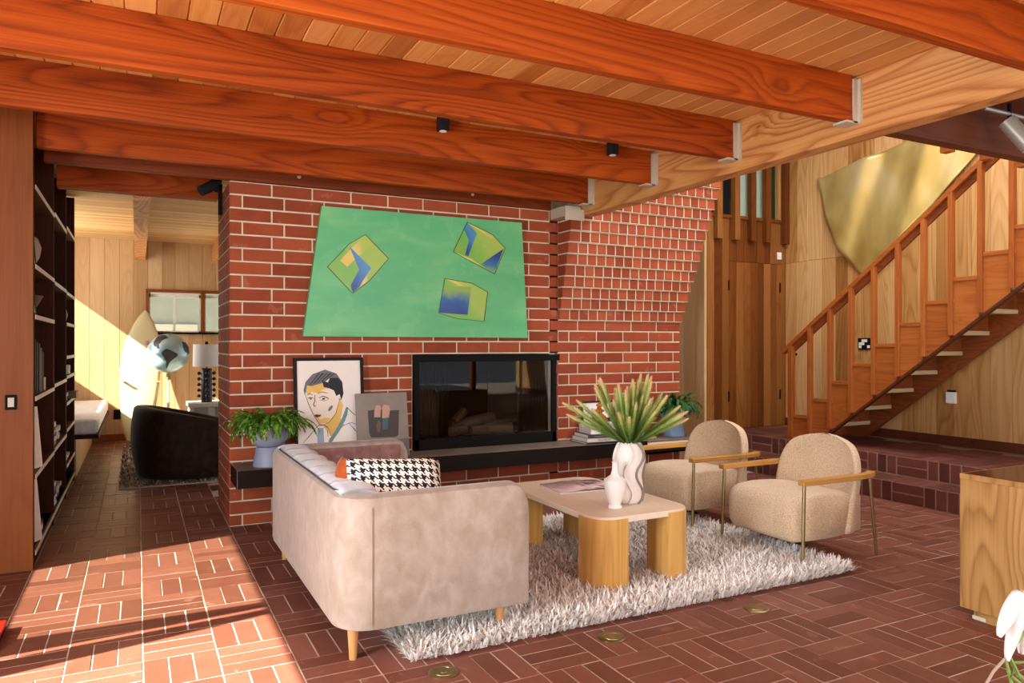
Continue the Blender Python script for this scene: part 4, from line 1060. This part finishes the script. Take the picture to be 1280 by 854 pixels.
# ================================================================== FLOOR OUTLETS
for x, y, lab in ((1.152, 2.892, 'round brass floor outlet nearest the sofa leg'), (1.998, 2.878, 'round brass floor outlet in front of the rug middle'), (2.892, 2.847, 'round brass floor outlet below the near armchair, rightmost')):
    fo = thing('floor_outlet', lab, 'outlet', (x, y, 0), 0, 'brass floor outlets')
    MB().lathe([(.066,0),(.066,.004),(.060,.007),(.05,.007)], 0, 0, 28).build('ring', M['brass_dull'], fo, smooth=True)
    MB().lathe([(.048,.004),(.046,.009),(.038,.009),(.036,.006),(.02,.006),(.019,.008),(.0,.008)], 0, 0, 24).build('lid', M['brass_dull'], fo, smooth=True)

# ================================================================== RIGHT CABINET
cb = thing('oak_cabinet', 'low oak cabinet with glossy top at the right edge', 'cabinet', (3.72, 1.6, 0))
B(0, -.75, .055, .75, .69, .705).build('body', M['cabinet_z'], cb, bevel=.002, seg=1)
t = NT('gloss_top'); t.out((.11,.035,.015,1), .08, spec=.8)
B(0.0, -.75, .7055, .75, .69, .732).build('top_edge', M['cabinet_z'], cb); B(.012, -.738, .731, .738, .678, .7335).build('glossy_top', M['gloss_top'], cb)
B(.035, -.70, 0, .70, .64, .056).build('plinth', M['cabinet_z'], cb)
B(.03, .58, .004, .036, .645, .022).build('chipped_corner', M['plaster_light'], cb)
# ================================================================== FERNS IN PLANTERS
t = NT('fern_light'); t.out(t.ramp(t.math('ADD', t.rand(), t.math('MULTIPLY_ADD', t.noise(t.coord('Object'), 8, 2), .4, -.2)), [(0,'24440c'),(.5,'3f6a1a'),(.85,'6a9430'),(1,'9aa848')]), .55, spec=.25)
t = NT('fern_dark'); t.out(t.ramp(t.math('ADD', t.rand(), t.math('MULTIPLY_ADD', t.noise(t.coord('Object'), 8, 2), .4, -.2)), [(0,'123410'),(.6,'2a5c1c'),(1,'447c30')]), .55, spec=.25)
def frond(L, rise, droop, mat, seed, lw=.05):
    q = random.Random(seed); m = MB(); n = 12; pts = []
    p = Vector((0,0,0)); ang = rise
    for k in range(n+1):
        pts.append(p.copy()); p = p + Vector((math.cos(ang), 0, math.sin(ang)))*L/n; ang -= droop/n
    m.tube(pts, [.0022*(1-.7*k/n) for k in range(n+1)], 4)
    for k in range(1, n*2):
        tt = k/(n*2); f_ = tt*n; i = min(int(f_), n-1); pp = pts[i].lerp(pts[i+1], f_-i); d = (pts[i+1]-pts[i]).normalized()
        w = lw*math.sin(PI*min(1, .12+tt*.86))**.7
        for s in (-1,1):
            side = Vector((0,s,0)); tip = pp + side*w + d*w*.35 + Vector((0,0,-.25*w+q.uniform(-.006,.006))); b = d*.0075
            mid = pp + side*w*.5 + d*w*.12 + Vector((0,0,.002))
            m.add([pp-b, mid-b*1.1, tip, mid+b*1.2, pp+b], [(0,1,3,4),(1,2,3)])
    return m.mesh('frond', M[mat], fix=False)
def fern(name, label, loc, mat, n, zrim, R, seed, spread=1.0):
    q = random.Random(seed); P_ = thing(name, label, 'plant', loc)
    ms = [frond(q.uniform(.30,.38)*spread, math.radians(a), math.radians(dr), mat, seed+k, lw) for k, (a, dr, lw) in enumerate(((85,165,.028),(72,150,.032),(55,135,.032),(80,210,.028),(96,140,.03)))]
    for k in range(n):
        az = 2*PI*k/n*2.618 + q.uniform(-.2,.2); r = R*.9*math.sqrt(q.random())*.8
        o = link('frond', ms[k % 5], P_, (r*math.cos(az), r*math.sin(az)-.02, zrim - q.uniform(0,.02)), (q.uniform(-.4,.4), q.uniform(-.15,.15), az))
        sy = math.sin(az); s_ = (q.uniform(.45,.7) if k % 3 == 0 else q.uniform(.75,1.08))*(1 if sy < .2 else 1-.5*(sy-.2)); o.scale = (s_, s_, s_*q.uniform(.9,1.2))
    return P_
def planter(label, loc, mat, s=1.0):
    P_ = thing('planter', label, 'planter', loc, 0, 'blue pedestal planters on the hearth')
    MB().lathe([(.112*s,0),(.115*s,.004),(.092*s,.135*s),(.085*s,.142*s)], 0, 0, 36).build('pedestal', M[mat], P_, smooth=True)
    MB().lathe([(.06*s,.138*s),(.10*s,.155*s),(.135*s,.20*s),(.155*s,.26*s),(.158*s,.30*s),(.152*s,.302*s),(.145*s,.26*s),(.12*s,.24*s)], 0, 0, 36).build('bowl', M[mat], P_, smooth=True)
    MB().lathe([(.14*s,.255*s),(.138*s,.272*s),(.0,.276*s)], 0, 0, 24).build('soil', M['soil'], P_)
    return P_
planter('dusty blue pedestal planter with a bushy fern at the left hearth end', (.872, 5.70, HZ), 'blue_ceramic')
fern('potted_fern', 'bushy light green fern in the left planter beside the portrait', (.872, 5.70, HZ+.275), 'fern_light', 210, .0, .13, 21, .98)
planter('steel blue pedestal planter at the right end of the hearth', (4.72, 5.74, HZ), 'blue_ceramic_deep', .92)
fern('potted_fern', 'dark green fern in the right planter by the pale plank wall', (4.72, 5.74, HZ+.255), 'fern_dark', 150, .0, .12, 41, .9)

# ================================================================== BOOKS AND OBJECTS ON THE HEARTH
for nm, c in (('bk_white','efece6'),('bk_dark','3a3234'),('bk_cream','d8cebc'),('bk_black','22201f'),('bk_brown','6a4a34'),('bk_grey','8a8884'),('bk_red','8c3428'),('bk_tan','b89468'),('bk_blue','3c4c60'),('pages','ece4d4')): plain(nm, c, .55, var=.05)
def book(label, loc, w, d, h, mat, rz=0, group=None, upright=False, rot=None, text=None, strip=None):
    """spine towards local -Y; w along X, d along Y, h thickness"""
    b = thing('book', label, 'book', loc, rz, group)
    if rot: b.rotation_euler = rot
    c = .003
    m = MB(); m.box(-w/2, -d/2, 0, w/2, d/2, c); m.box(-w/2, -d/2, h-c, w/2, d/2, h); m.box(-w/2, -d/2, 0, w/2, -d/2+c, h)
    m.build('cover', M[mat], b); B(-w/2+.003, -d/2+c, c, w/2-.003, d/2-.003, h-c).build('page_block', M['pages'], b)
    if text:
        cu = bpy.data.curves.new('spine_title', 'FONT'); cu.body = text[0]; cu.size = text[1]; cu.align_x = 'CENTER'; cu.align_y = 'CENTER'; cu.extrude = .0004
        tmp = bpy.data.objects.new('spine_title', cu); C.objects.link(tmp); bpy.context.view_layer.update()
        me = bpy.data.meshes.new_from_object(tmp.evaluated_get(bpy.context.evaluated_depsgraph_get())); bpy.data.objects.remove(tmp); me.materials.clear(); me.materials.append(M[text[2]])
        o = link('spine_title', me, b, (text[3], -d/2-.0004, h/2), (PI/2,0,0))
    if strip: B(strip[1], -d/2-.0006, h*.42, strip[2], -d/2, h*.58).build('spine_mark', M[strip[0]], b)
    return b
g = 'books stacked on the hearth'
book('thin black spined book at the bottom of the hearth stack', (3.80, 5.70, HZ), .40, .29, .018, 'bk_black', -.06, g)
book('cream book with black capital title, second from the bottom of the hearth stack', (3.805, 5.70, HZ+.018), .40, .28, .032, 'bk_cream', -.05, g, text=('TELEVISION', .026, 'bk_black', -.02))
book('dark spined book, third up in the hearth stack', (3.815, 5.71, HZ+.05), .37, .27, .034, 'bk_dark', -.08, g, strip=('bk_grey', -.12, .02))
wbx = book('thick white book on top of the hearth stack', (3.83, 5.71, HZ+.084), .32, .25, .072, 'bk_white', -.10, g, strip=('bk_black', .02, .09))
book('flat grey book lying right of the hearth stack', (4.26, 5.76, HZ), .34, .24, .022, 'bk_tan', .05, g)
book('white book standing on the flat grey book', (4.20, 5.78, HZ+.022), .22, .2, .05, 'bk_white', .03, g)
pf = thing('photo_frame', 'small black framed white print behind the amber bottle on the hearth', 'picture', (3.93, 5.865, HZ)); pf.rotation_euler = (-math.radians(5),0,0)
m = MB(); m.box(-.19,-.01,0,-.175,.012,.36); m.box(.175,-.01,0,.19,.012,.36); m.box(-.175,-.01,.345,.175,.012,.36); m.box(-.175,-.01,0,.175,.012,.015); m.build('frame', M['frame_black'], pf)
B(-.177,-.002,.012,.177,.006,.348).build('print', M['bk_white'], pf); B(-.10,-.0032,.16,.14,-.002,.20).build('print_band', M['bk_black'], pf)
t = NT('amber'); t.b.inputs['Transmission Weight'].default_value = .75; t.out((.65,.2,.03,1), .08, IOR=1.45)
ab = MB().lathe([(.04,0),(.055,.006),(.075,.035),(.078,.06),(.05,.09),(.03,.105),(.028,.115),(.045,.125),(.046,.135),(.026,.145),(.018,.165),(.03,.175),(.03,.185),(.012,.20),(.0,.205)], 0, 0, 28).build('amber_decanter', M['amber'], smooth=True)
ab.location = (3.815, 5.70, HZ+.156); tag(ab, 'ribbed amber glass bottle standing on the stacked hearth books', 'bottle')

# ================================================================== BOOKCASE
FX, BXK = -.572, -.96
bc = thing('bookcase', 'tall dark wood bookcase along the left passage', 'bookcase', (-.76, 7.0, 0))
def K(m): m.v = [(x+.76, y-7.0, z) for x, y, z in m.v]; return m
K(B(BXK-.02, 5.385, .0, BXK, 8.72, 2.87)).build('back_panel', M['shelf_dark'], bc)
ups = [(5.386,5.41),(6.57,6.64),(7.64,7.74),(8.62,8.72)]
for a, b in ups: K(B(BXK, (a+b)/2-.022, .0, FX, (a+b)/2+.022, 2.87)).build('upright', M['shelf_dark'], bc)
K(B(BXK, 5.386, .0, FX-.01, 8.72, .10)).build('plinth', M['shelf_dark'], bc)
shelves = {0: [.10,.575,1.06,1.57,1.885,2.38], 1: [.10,.585,1.08,1.87,2.40], 2: [.10,.30,.62,.86,1.10,1.28,1.58,1.86,2.45]}
for k, zs in shelves.items():
    y0 = (ups[k][0]+ups[k][1])/2+.022; y1 = (ups[k+1][0]+ups[k+1][1])/2-.022
    for z in zs:
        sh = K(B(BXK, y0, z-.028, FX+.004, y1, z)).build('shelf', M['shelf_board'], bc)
        K(B(FX+.004, y0, z-.028, FX+.008, y1, z)).build('shelf_edge_glare', M['pages'], sh)  # strip paler than the board, sun glare put into its colour
# shelf contents, every one a thing of its own
def vbook(label, y, z, h, th, mat, group, d=.26, lean_=0):
    # upright book: spine to +X
    b = thing('book', label, 'book', (FX-.012, y, z), 0, group); b.rotation_euler = (lean_, 0, 0)
    c = .003; m = MB(); m.box(-d, 0, 0, 0, c, h); m.box(-d, th-c, 0, 0, th, h); m.box(-c, 0, 0, 0, th, h); m.build('cover', M[mat], b)
    B(-d+.003, c, .003, -c, th-c, h-.003).build('page_block', M['pages'], b)
q = random.Random(9); mats = ['bk_black','bk_dark','bk_grey','bk_brown','bk_tan','bk_white','bk_blue','bk_red']
nmm = {'bk_black':'black','bk_dark':'charcoal','bk_grey':'grey','bk_brown':'brown','bk_tan':'tan','bk_white':'white','bk_blue':'navy','bk_red':'dull red','bk_cream':'cream'}
y = 5.45; ordn = ['first','second','third','fourth','fifth','sixth','seventh','eighth','ninth']
seq = [('bk_white',.38,.05),('bk_black',.36,.03),('bk_dark',.34,.04),('bk_black',.33,.05),('bk_grey',.30,.035),('bk_brown',.27,.03),('bk_white',.09,.05)]
for n_, (mt, h, th) in enumerate(seq):
    vbook('%s upright book, %s from the end panel on the near bay middle shelf' % (nmm[mt], ordn[n_]), y, 1.06, h, th, mt, 'upright books on the middle shelf of the near bay'); y += th+.075
def stack(y, z, n, where, group, d=.25):
    zz = z
    for k in range(n):
        th = q.uniform(.02,.042); mt = q.choice(['bk_white','bk_cream','bk_tan','bk_grey','bk_white','bk_brown'])
        w = q.uniform(.2,.28)
        book('%s book, %s up in the stack %s' % (nmm[mt], ordn[k], where), (FX-.135, y+q.uniform(-.01,.01), zz), w, d*q.uniform(.85,1.0), th, mt, 0, group, rot=(0,0,PI/2 + q.uniform(-.06,.06)))
        zz += th
stack(6.86, .585, 6, 'on the low middle-bay shelf', 'stacked books in the middle bay'); stack(7.2, .585, 5, 'farther along that shelf', 'stacked books in the middle bay')
stack(6.88, .10, 6, 'on the middle-bay bottom shelf', 'stacked books in the middle bay'); stack(7.25, .10, 4, 'farther along the bottom shelf', 'stacked books in the middle bay')
stack(8.0, .86, 3, 'in the far bay beside the bench', 'stacked books in the far bay'); stack(8.3, 1.10, 3, 'in the far bay at eye level', 'stacked books in the far bay'); stack(8.1, .30, 2, 'in the far bay near the floor', 'stacked books in the far bay')
stack(5.95, .10, 2, 'on the near-bay bottom shelf', 'stacked books in the near bay')
def panel(label, y, z, h, w, mat):
    o = thing('art_panel', label, 'picture', (FX-.045, y, z)); o.rotation_euler = (0, math.radians(-5), math.radians(-22))
    B(-.012, -w/2, 0, 0, w/2, h).build('board', M[mat], o); B(0, -w/2+.02, .02, .0015, w/2-.02, h-.02).build('print', M['bk_cream'] if mat != 'bk_white' else M['pages'], o)
panel('white print leaning on the near bay second shelf from the floor', 5.62, .575, .40, .30, 'bk_white')
panel('tall white print leaning on the near bay bottom shelf', 5.60, .10, .40, .30, 'bk_white')
panel('dark framed print leaning on the near bay upper shelf', 5.52, 1.885, .36, .20, 'bk_black'); panel('small dark framed print leaning above the upright books', 5.53, 1.57, .26, .2, 'bk_black')
o = MB().lathe([(.05,0),(.09,.03),(.12,.09),(.13,.15),(.11,.21),(.06,.25),(.05,.25)], 0, 0, 28).build('round_pot', plain('pot_taupe', 'b09c8c', .6), smooth=True); o.location = (FX-.135, 5.86, 1.885); tag(o, 'round taupe pot on the near bay upper shelf', 'pot')
o = MB().lathe([(.05,0),(.09,.04),(.13,.11),(.15,.15),(.14,.15),(.10,.06)], 0, 0, 28).build('wooden_bowl', M['bk_brown'], smooth=True); o.location = (FX-.16, 6.02, 1.57); tag(o, 'brown wooden bowl above the upright books', 'bowl')
sc2 = thing('coral_sculpture', 'pale branching coral sculpture on the middle bay upper shelf', 'sculpture', (FX-.12, 6.95, 1.87))
B(-.05,-.05,0,.05,.05,.02).build('base', M['bk_dark'], sc2)
for k in range(9):
    a = q.uniform(0,2*PI); MB().tube([(0,0,.02),(.03*math.cos(a),.04*math.sin(a),.09),(.05*math.cos(a+.4),.08*math.sin(a+.4),.13+.03*q.random())], [.012,.01,.012], 6).build('branch', M['bk_cream'], sc2, smooth=True)
fg = thing('figurine', 'dark carved figurine on the middle bay centre shelf', 'sculpture', (FX-.12, 6.9, 1.08))
MB().lathe([(.04,0),(.045,.01),(.03,.04),(.035,.10),(.045,.16),(.03,.20),(.018,.215)], 0, 0, 16).build('body', M['bk_brown'], fg, smooth=True); MB().ellipsoid((0,0,.24),(.03,.028,.036),12,8).build('head', M['bk_brown'], fg, smooth=True)
o = MB().lathe([(.05,0),(.08,.02),(.095,.08),(.08,.14),(.06,.15)], 0, 0, 24).build('dark_jar', M['bk_grey'], smooth=True); o.location = (FX-.11, 8.1, 1.58); tag(o, 'small grey jar in the far bay at window height', 'jar')
o = MB().lathe([(.04,0),(.05,.02),(.03,.10),(.035,.2),(.03,.2)], 0, 0, 20).build('slim_vase', M['bk_tan'], smooth=True); o.location = (FX-.1, 7.95, 1.86); tag(o, 'slim tan vase in the far bay upper shelf', 'vase')
tb = B(-.14,-.16,0,.10,.16,.06).build('wooden_box', M['bk_brown'], bevel=.004); tb.location = (FX+.03, 8.35, .86+.12); tb.location = (FX-.06, 8.45, .86); tag(tb, 'flat brown box sticking out of the far bay', 'box')

# ================================================================== BENCH SEAT
bn = thing('window_bench', 'built-in plank bench under the far room window with pale cushion', 'bench', (-.62, 10.3, 0))
B(-.72,-1.45,.0,.05,1.58,.40).build('base', M['far_plank'], bn); B(-.72,-1.50,.40,.26,1.58,.44).build('seat_board', M['shelf_dark'], bn)
bcn = B(-.71,-1.49,.442,.25,1.55,.60).build('bench_cushion', velvet('bench_fabric','c8c4bc','dedad2','eeeae4'), bevel=.05, seg=3); bcn.location = (-.62,10.3,0); tag(bcn, 'long white seat cushion on the far room bench', 'cushion')
pw = pillow(.48,.46,.16).build('cushion', M['bench_fabric'], smooth='all'); pw.location = (-.86, 9.42, .83); pw.rotation_euler = (math.radians(8), 0, math.radians(82)); tag(pw, 'white square cushion leaning back on the far bench', 'cushion')

# ================================================================== FAR ROOM FURNITURE
fr_ = thing('shag_rug', 'mottled taupe shag rug under the brown barrel chair', 'rug', (1.2, 9.4, 0))
B(-1.36,-1.48,0,.9,1.85,.012).build('backing', M['rug_back'], fr_)
t = NT('shag_taupe'); t.out(t.ramp(t.rand(), [(0,'4a3c34'),(.4,'8a786a'),(1,'b8a898')]), .95, spec=.1)
vs = []; fs = []
for k in range(9000):
    x = rr.uniform(-1.36,.3); y = rr.uniform(-1.48,1.85); tuft(x, y, rr.uniform(.03,.055), rr.uniform(0,2*PI), rr.uniform(.5,1.1), rr.uniform(.005,.009))
me = bpy.data.meshes.new('pile'); me.from_pydata(vs, [], fs); me.materials.append(M['shag_taupe']); o = link('pile', me, fr_); o['kind'] = 'stuff'
velvet('velvet_brown', '1a0e08', '26150c', '322014', sheen=.1)
bch = thing('barrel_chair', 'dark brown velvet barrel chair seen from behind in the far room', 'armchair', (.52, 8.42, .013), math.radians(0))
rows = []
NU = 40
for i in range(15):
    tz = i/14; row = []
    for k in range(NU):
        a = 2*PI*k/NU; ca, sa = math.cos(a), math.sin(a)
        # high on the left (towards -X), sweeping lower to the right
        hgt = .73 - .115*(ca+1) - .02*abs(sa)
        hgt = .47 + .26*(.5-.5*math.cos(a - 0.12))**.8
        z = .035 + (hgt-.035)*tz
        bulge = .78 + .22*math.sin(PI*min(1, .15+tz*.6))**.8
        R2 = .585*bulge
        row.append((R2*ca, R2*sa*.95, z))
    rows.append(row)
top = rows[-1]
for s, dz in ((.95,.018),(.84,.02),(.76,-.02)): rows.append([(x*s, y*s, z+dz) for x, y, z in top])
rows.append([(x*.72, y*.72, .40) for x, y, z in top])
m = MB().grid(rows, cu=True); m.f.append(tuple(reversed(range(NU)))); m.f.append(tuple((len(rows)-1)*NU+k for k in range(NU)))
m.build('shell', M['velvet_brown'], bch, smooth='all')
MB().lathe([(.40,.36),(.43,.40),(.42,.46),(.36,.485),(.0,.49)], .02, 0, 30).build('seat_cushion', M['velvet_brown'], bch, smooth=True)
MB().lathe([(.30,.0),(.30,.04)], 0, 0, 24).build('base', M['black'], bch)
# globe on stand
gl = thing('globe', 'silvery blue globe on a slim white floor stand', 'globe', (.365, 10.8, .013))
t = NT('ocean'); nz = t.noise(t.coord('Object', rand=False), 4, 3); t.out(t.ramp(nz, [(.3,'7aa0ac'),(.5,'9cc0c8'),(.7,'b8d0d4')]), .25, .35)
gs = MB().ellipsoid((0,0,1.25),(.262,.262,.262),40,24).build('sphere', M['ocean'], gl, smooth='all')
plain('land', '3c3c40', .4, .3, var=.3)
def land(poly, lon0=0, lat0=0):
    # poly in (lon,lat) degrees relative to the camera-facing direction; densified and raised
    cx = sum(p[0] for p in poly)/len(poly); cy = sum(p[1] for p in poly)/len(poly); base = math.atan2(-10.8, -.365)
    def P3(lo, la, R=.2645):
        a = base + math.radians(lo); b = math.radians(la); return (R*math.cos(b)*math.cos(a), R*math.cos(b)*math.sin(a), 1.25+R*math.sin(b))
    n = len(poly); rings = []
    for s in (1, .66, .33): rings.append([P3(cx+(p[0]-cx)*s, cy+(p[1]-cy)*s) for p in poly])
    m = MB().grid(rings, cu=True); b = len(m.v); m.v.append(P3(cx, cy))
    for k in range(n): m.f.append((2*n+k, 2*n+(k+1) % n, b))
    rim = [P3(p[0], p[1], .258) for p in poly]; b2 = len(m.v); m.v += rim
    for k in range(n): m.f.append((k, (k+1) % n, b2+(k+1) % n, b2+k))
    m.build('continent', M['land'], gs)
land([(-12,10),(-4,14),(4,10),(12,6),(26,-2),(24,-8),(14,-16),(6,-24),(0,-34),(-4,-46),(-8,-48),(-8,-36),(-6,-24),(-10,-14),(-16,-4),(-18,2)])
land([(-66,58),(-50,68),(-20,66),(-8,58),(-2,50),(-14,46),(-22,40),(-26,30),(-32,28),(-36,20),(-24,14),(-28,13),(-44,22),(-52,34),(-58,46)])
land([(50,36),(70,34),(80,20),(76,0),(64,-4),(48,6),(44,18)]); land([(-2,76),(20,80),(26,70),(10,62)])
MB().tube([(.0,0,0),(0,0,.96)], .011, 10).build('pole', M['white_paint'], gl, smooth=True); MB().tube([(0,0,.42),(0,0,.60)], .018, 10).build('sleeve', M['chrome'], gl, smooth=True)
MB().tube([(0,0,.90),(0,0,.985)], [.03,.024], 12).build('socket', M['brass_dull'], gl, smooth=True); MB().tube([(.02,0,1.505),(.06,0,1.50),(.11,0,1.48)], .008, 8).build('cap', M['chrome'], gl, smooth=True)
MB().lathe([(.16,0),(.16,.012),(.03,.03),(.012,.06)], 0, 0, 28).build('foot', M['white_paint'], gl, smooth=True)
# white console with lamp
cs = thing('console_table', 'white console table against the far wall behind the brick corner', 'table', (.95, 9.6, .013))
B(-.42,-.22,.625,.50,.22,.675).build('top', M['white_paint'], cs, bevel=.004, seg=1); B(-.40,-.20,.0,-.36,.20,.625).build('side', M['white_paint'], cs); B(-.20,-.15,.0,-.12,-.10,.625).build('leg', M['white_paint'], cs); B(.44,-.2,0,.48,.2,.625).build('side', M['white_paint'], cs); B(-.36,.17,0,.44,.19,.625).build('back', M['white_paint'], cs)
B(-.36,-.2,.12,.44,.2,.15).build('lower_shelf', M['white_paint'], cs)
lm = thing('table_lamp', 'black knobbed cylinder lamp with white drum shade on the white console', 'lamp', (.74, 9.55, .688))
MB().lathe([(.058,0),(.062,.004),(.062,.405),(.058,.41)], 0, 0, 28).build('base', plain('lamp_black','262628',.35), lm, smooth=True)
for k in range(5):
    for a in (0, PI/2, PI, 3*PI/2):
        MB().ellipsoid(((.085)*math.cos(a), .085*math.sin(a), .075+.068*k), (.022,.022,.022), 10, 8).build('knob', M['lamp_black'], lm, smooth=True)
MB().tube([(0,0,.41),(0,0,.71)], .008, 8).build('stem', M['black_metal'], lm); MB().lathe([(.018,.695),(.02,.71),(.012,.73)], 0, 0, 12).build('finial', M['black'], lm)
t = NT('linen'); t.b.inputs['Subsurface Weight'].default_value = 0.0; t.out('fbfaf6', .8)
rows = [[(r*math.cos(2*PI*k/36), r*math.sin(2*PI*k/36), z) for k in range(36)] for r, z in ((.155,.43),(.150,.695),(.146,.695),(.151,.43))]
MB().grid(rows, cu=True, cv=True).build('shade', M['linen'], lm, smooth=True)
MB().lathe([(.145,.60),(.145,.604),(.0,.604)], 0, 0, 24).build('diffuser', M['linen'], lm)
# surfboard leaning on the far wall
sb_ = thing('surfboard', 'cream surfboard standing against the far plank wall', 'surfboard', (-.03, 11.52, 0)); sb_.rotation_euler = (math.radians(-9), math.radians(4), 0)
out = [(0.0,.0),(.09,.02),(.14,.12),(.195,.40),(.24,.75),(.255,1.05),(.235,1.35),(.175,1.62),(.09,1.80),(.03,1.88),(0,1.90)]
rows = []
for z_, half in [(0.005,.06),(.05,.115),(.12,.145),(.25,.175),(.4,.20),(.6,.232),(.8,.248),(1.0,.258),(1.2,.25),(1.4,.222),(1.58,.175),(1.72,.12),(1.82,.065),(1.88,.025),(1.90,.004)]:
    ring = []
    for k in range(20):
        a = 2*PI*k/20; ring.append((half*math.cos(a), .032*math.sin(a)*(1 if half > .05 else half/.05), z_))
    rows.append(ring)
m = MB().grid(rows, cu=True); m.f.append(tuple(reversed(range(20)))); m.f.append(tuple(len(rows[:-1])*20+k for k in range(20))); m.build('board', plain('board_cream','c4b890',.4,var=.04), sb_, smooth='all')
plain('rail_gold','c8a868',.4)
rl = MB()
for s in (-1,1): rl.tube([(s*(h+.001), 0, z_) for z_, h in [(.12,.145),(.25,.175),(.4,.20),(.6,.232),(.8,.248),(1.0,.258),(1.2,.25),(1.4,.222),(1.58,.175),(1.72,.12),(1.82,.065)]], .006, 6)
rl.build('rail_line', M['rail_gold'], sb_)
B(-.245,-.10,.86,-.20,-.03,.875).build('bracket_pin', M['oak_z'], sb_); B(.20,-.10,.86,.27,-.03,.875).build('bracket_pin', M['oak_z'], sb_)
rows = [[(.035*math.cos(2*PI*k/20)*s+.06, -.034, 1.42+.035*math.sin(2*PI*k/20)*s) for k in range(20)] for s in (1,.5,.02)]
MB().lathe([(.035,0),(.0,.002)], 0, 0, 20)
lg = MB(); lg.prism([(.06+.035*math.cos(2*PI*k/20), 1.42+.04*math.sin(2*PI*k/20)) for k in range(20)], 'y', -.036, -.030); lg.build('round_logo', plain('logo_pink','c88484',.5), sb_)
lg = MB(); lg.prism([(.066+.018*math.cos(2*PI*k/20), 1.42+.03*math.sin(2*PI*k/20)) for k in range(20)], 'y', -.037, -.031); lg.build('logo_mark', plain('logo_blue','6a7a94',.5), sb_)
for s in (-1,1): MB().prism([(-.02,.10),(-.07,.10),(-.14,.02),(-.02,.24)], 'x', s*.10-.003, s*.10+.003).build('fin', M['board_cream'], sb_)
ot = thing('wall_outlet', 'black wall outlet on the far plank wall beside the surfboard', 'outlet', (-.26, 11.9, .38)); B(-.045,-.01,-.07,.045,0,.07).build('plate', M['black'], ot); B(-.02,-.013,-.04,.02,-.009,.04).build('socket', M['black_metal'], ot)

# ================================================================== EDGE DETAILS
rb2 = thing('red_case', 'red corner of a flat case on the floor at the left edge', 'case', (-.78, 4.15, 0))
B(-.2,-.17,0.002,.215,.14,.05).build('case_body', plain('red_gloss','b01c10',.4), rb2, bevel=.006); B(.2,-.12,.02,.2175,.1,.03).build('case_slot', M['black'], rb2)
fv = thing('floor_vase', 'tall floor vase holding white lilies just below the right frame corner', 'vase', (2.30, 1.13, 0))
MB().lathe([(.09,0),(.12,.05),(.13,.18),(.10,.30),(.06,.36),(.065,.38),(.05,.38)], 0, 0, 28).build('body', M['blue_ceramic'], fv, smooth=True)
fl = thing('white_lilies', 'white lily petals and green stems in the bottom right corner', 'flower', (2.30, 1.13, .36))
plain('petal','efece8',.45,var=.05); plain('stem_green','7c9c4c',.5); plain('stem_grey','a89888',.6)
def petal(base, tip, w, up):
    base = Vector(base); tip = Vector(tip); up = Vector(up).normalized(); d = tip-base; s = d.normalized().cross(up); rows = []
    for k in range(11):
        tt = k/10; ww = w*(math.sin(PI*min(1,.18+tt*.8))**.6); c = base + d*tt
        rows.append([c + s*ww*u + up*(.018*(1-u*u) + .0*tt) for u in (-1,-.6,-.2,.2,.6,1)])
    o = MB().grid(rows).build('petal', M['petal'], fl, smooth='all', fix=False); mm = o.modifiers.new('thickness','SOLIDIFY'); mm.thickness = .004
cd = Vector((-.88,-.46,0))
petal((-.075,.07,.325),(-.170,.075,.215),.024,(-.5,-.8,.2)); petal((-.055,.065,.325),(-.140,.07,.145),.022,(-.6,-.8,.2)); petal((-.02,.07,.22),(-.075,.07,.15),.02,(-.5,-.8,.3))
petal((-.04,.04,.345),(.05,.07,.22),.03,(.2,-.8,.5))
MB().tube([(.0,0,0),(-.10,.06,.10),(-.13,.07,.16),(-.05,.07,.21),(-.03,.07,.34)], .006, 8).build('flower_stem', M['stem_green'], fl, smooth=True)
MB().tube([(.0,0,.0),(-.14,.05,.07),(-.145,.07,.15)], .005, 8).build('flower_stem', M['stem_green'], fl, smooth=True); MB().tube([(-.02,0,.0),(-.15,.05,.11),(-.10,.07,.13),(-.04,.07,.12)], .004, 8).build('flower_stem', M['stem_green'], fl, smooth=True)
MB().tube([(-.27,.06,.09),(-.20,.07,.125),(-.145,.07,.15)], .004, 8).build('flower_stem', M['stem_grey'], fl, smooth=True)
MB().ellipsoid((-.045,.045,.35),(.014,.014,.02),10,6).build('bud', M['ink_black'], fl, smooth=True)
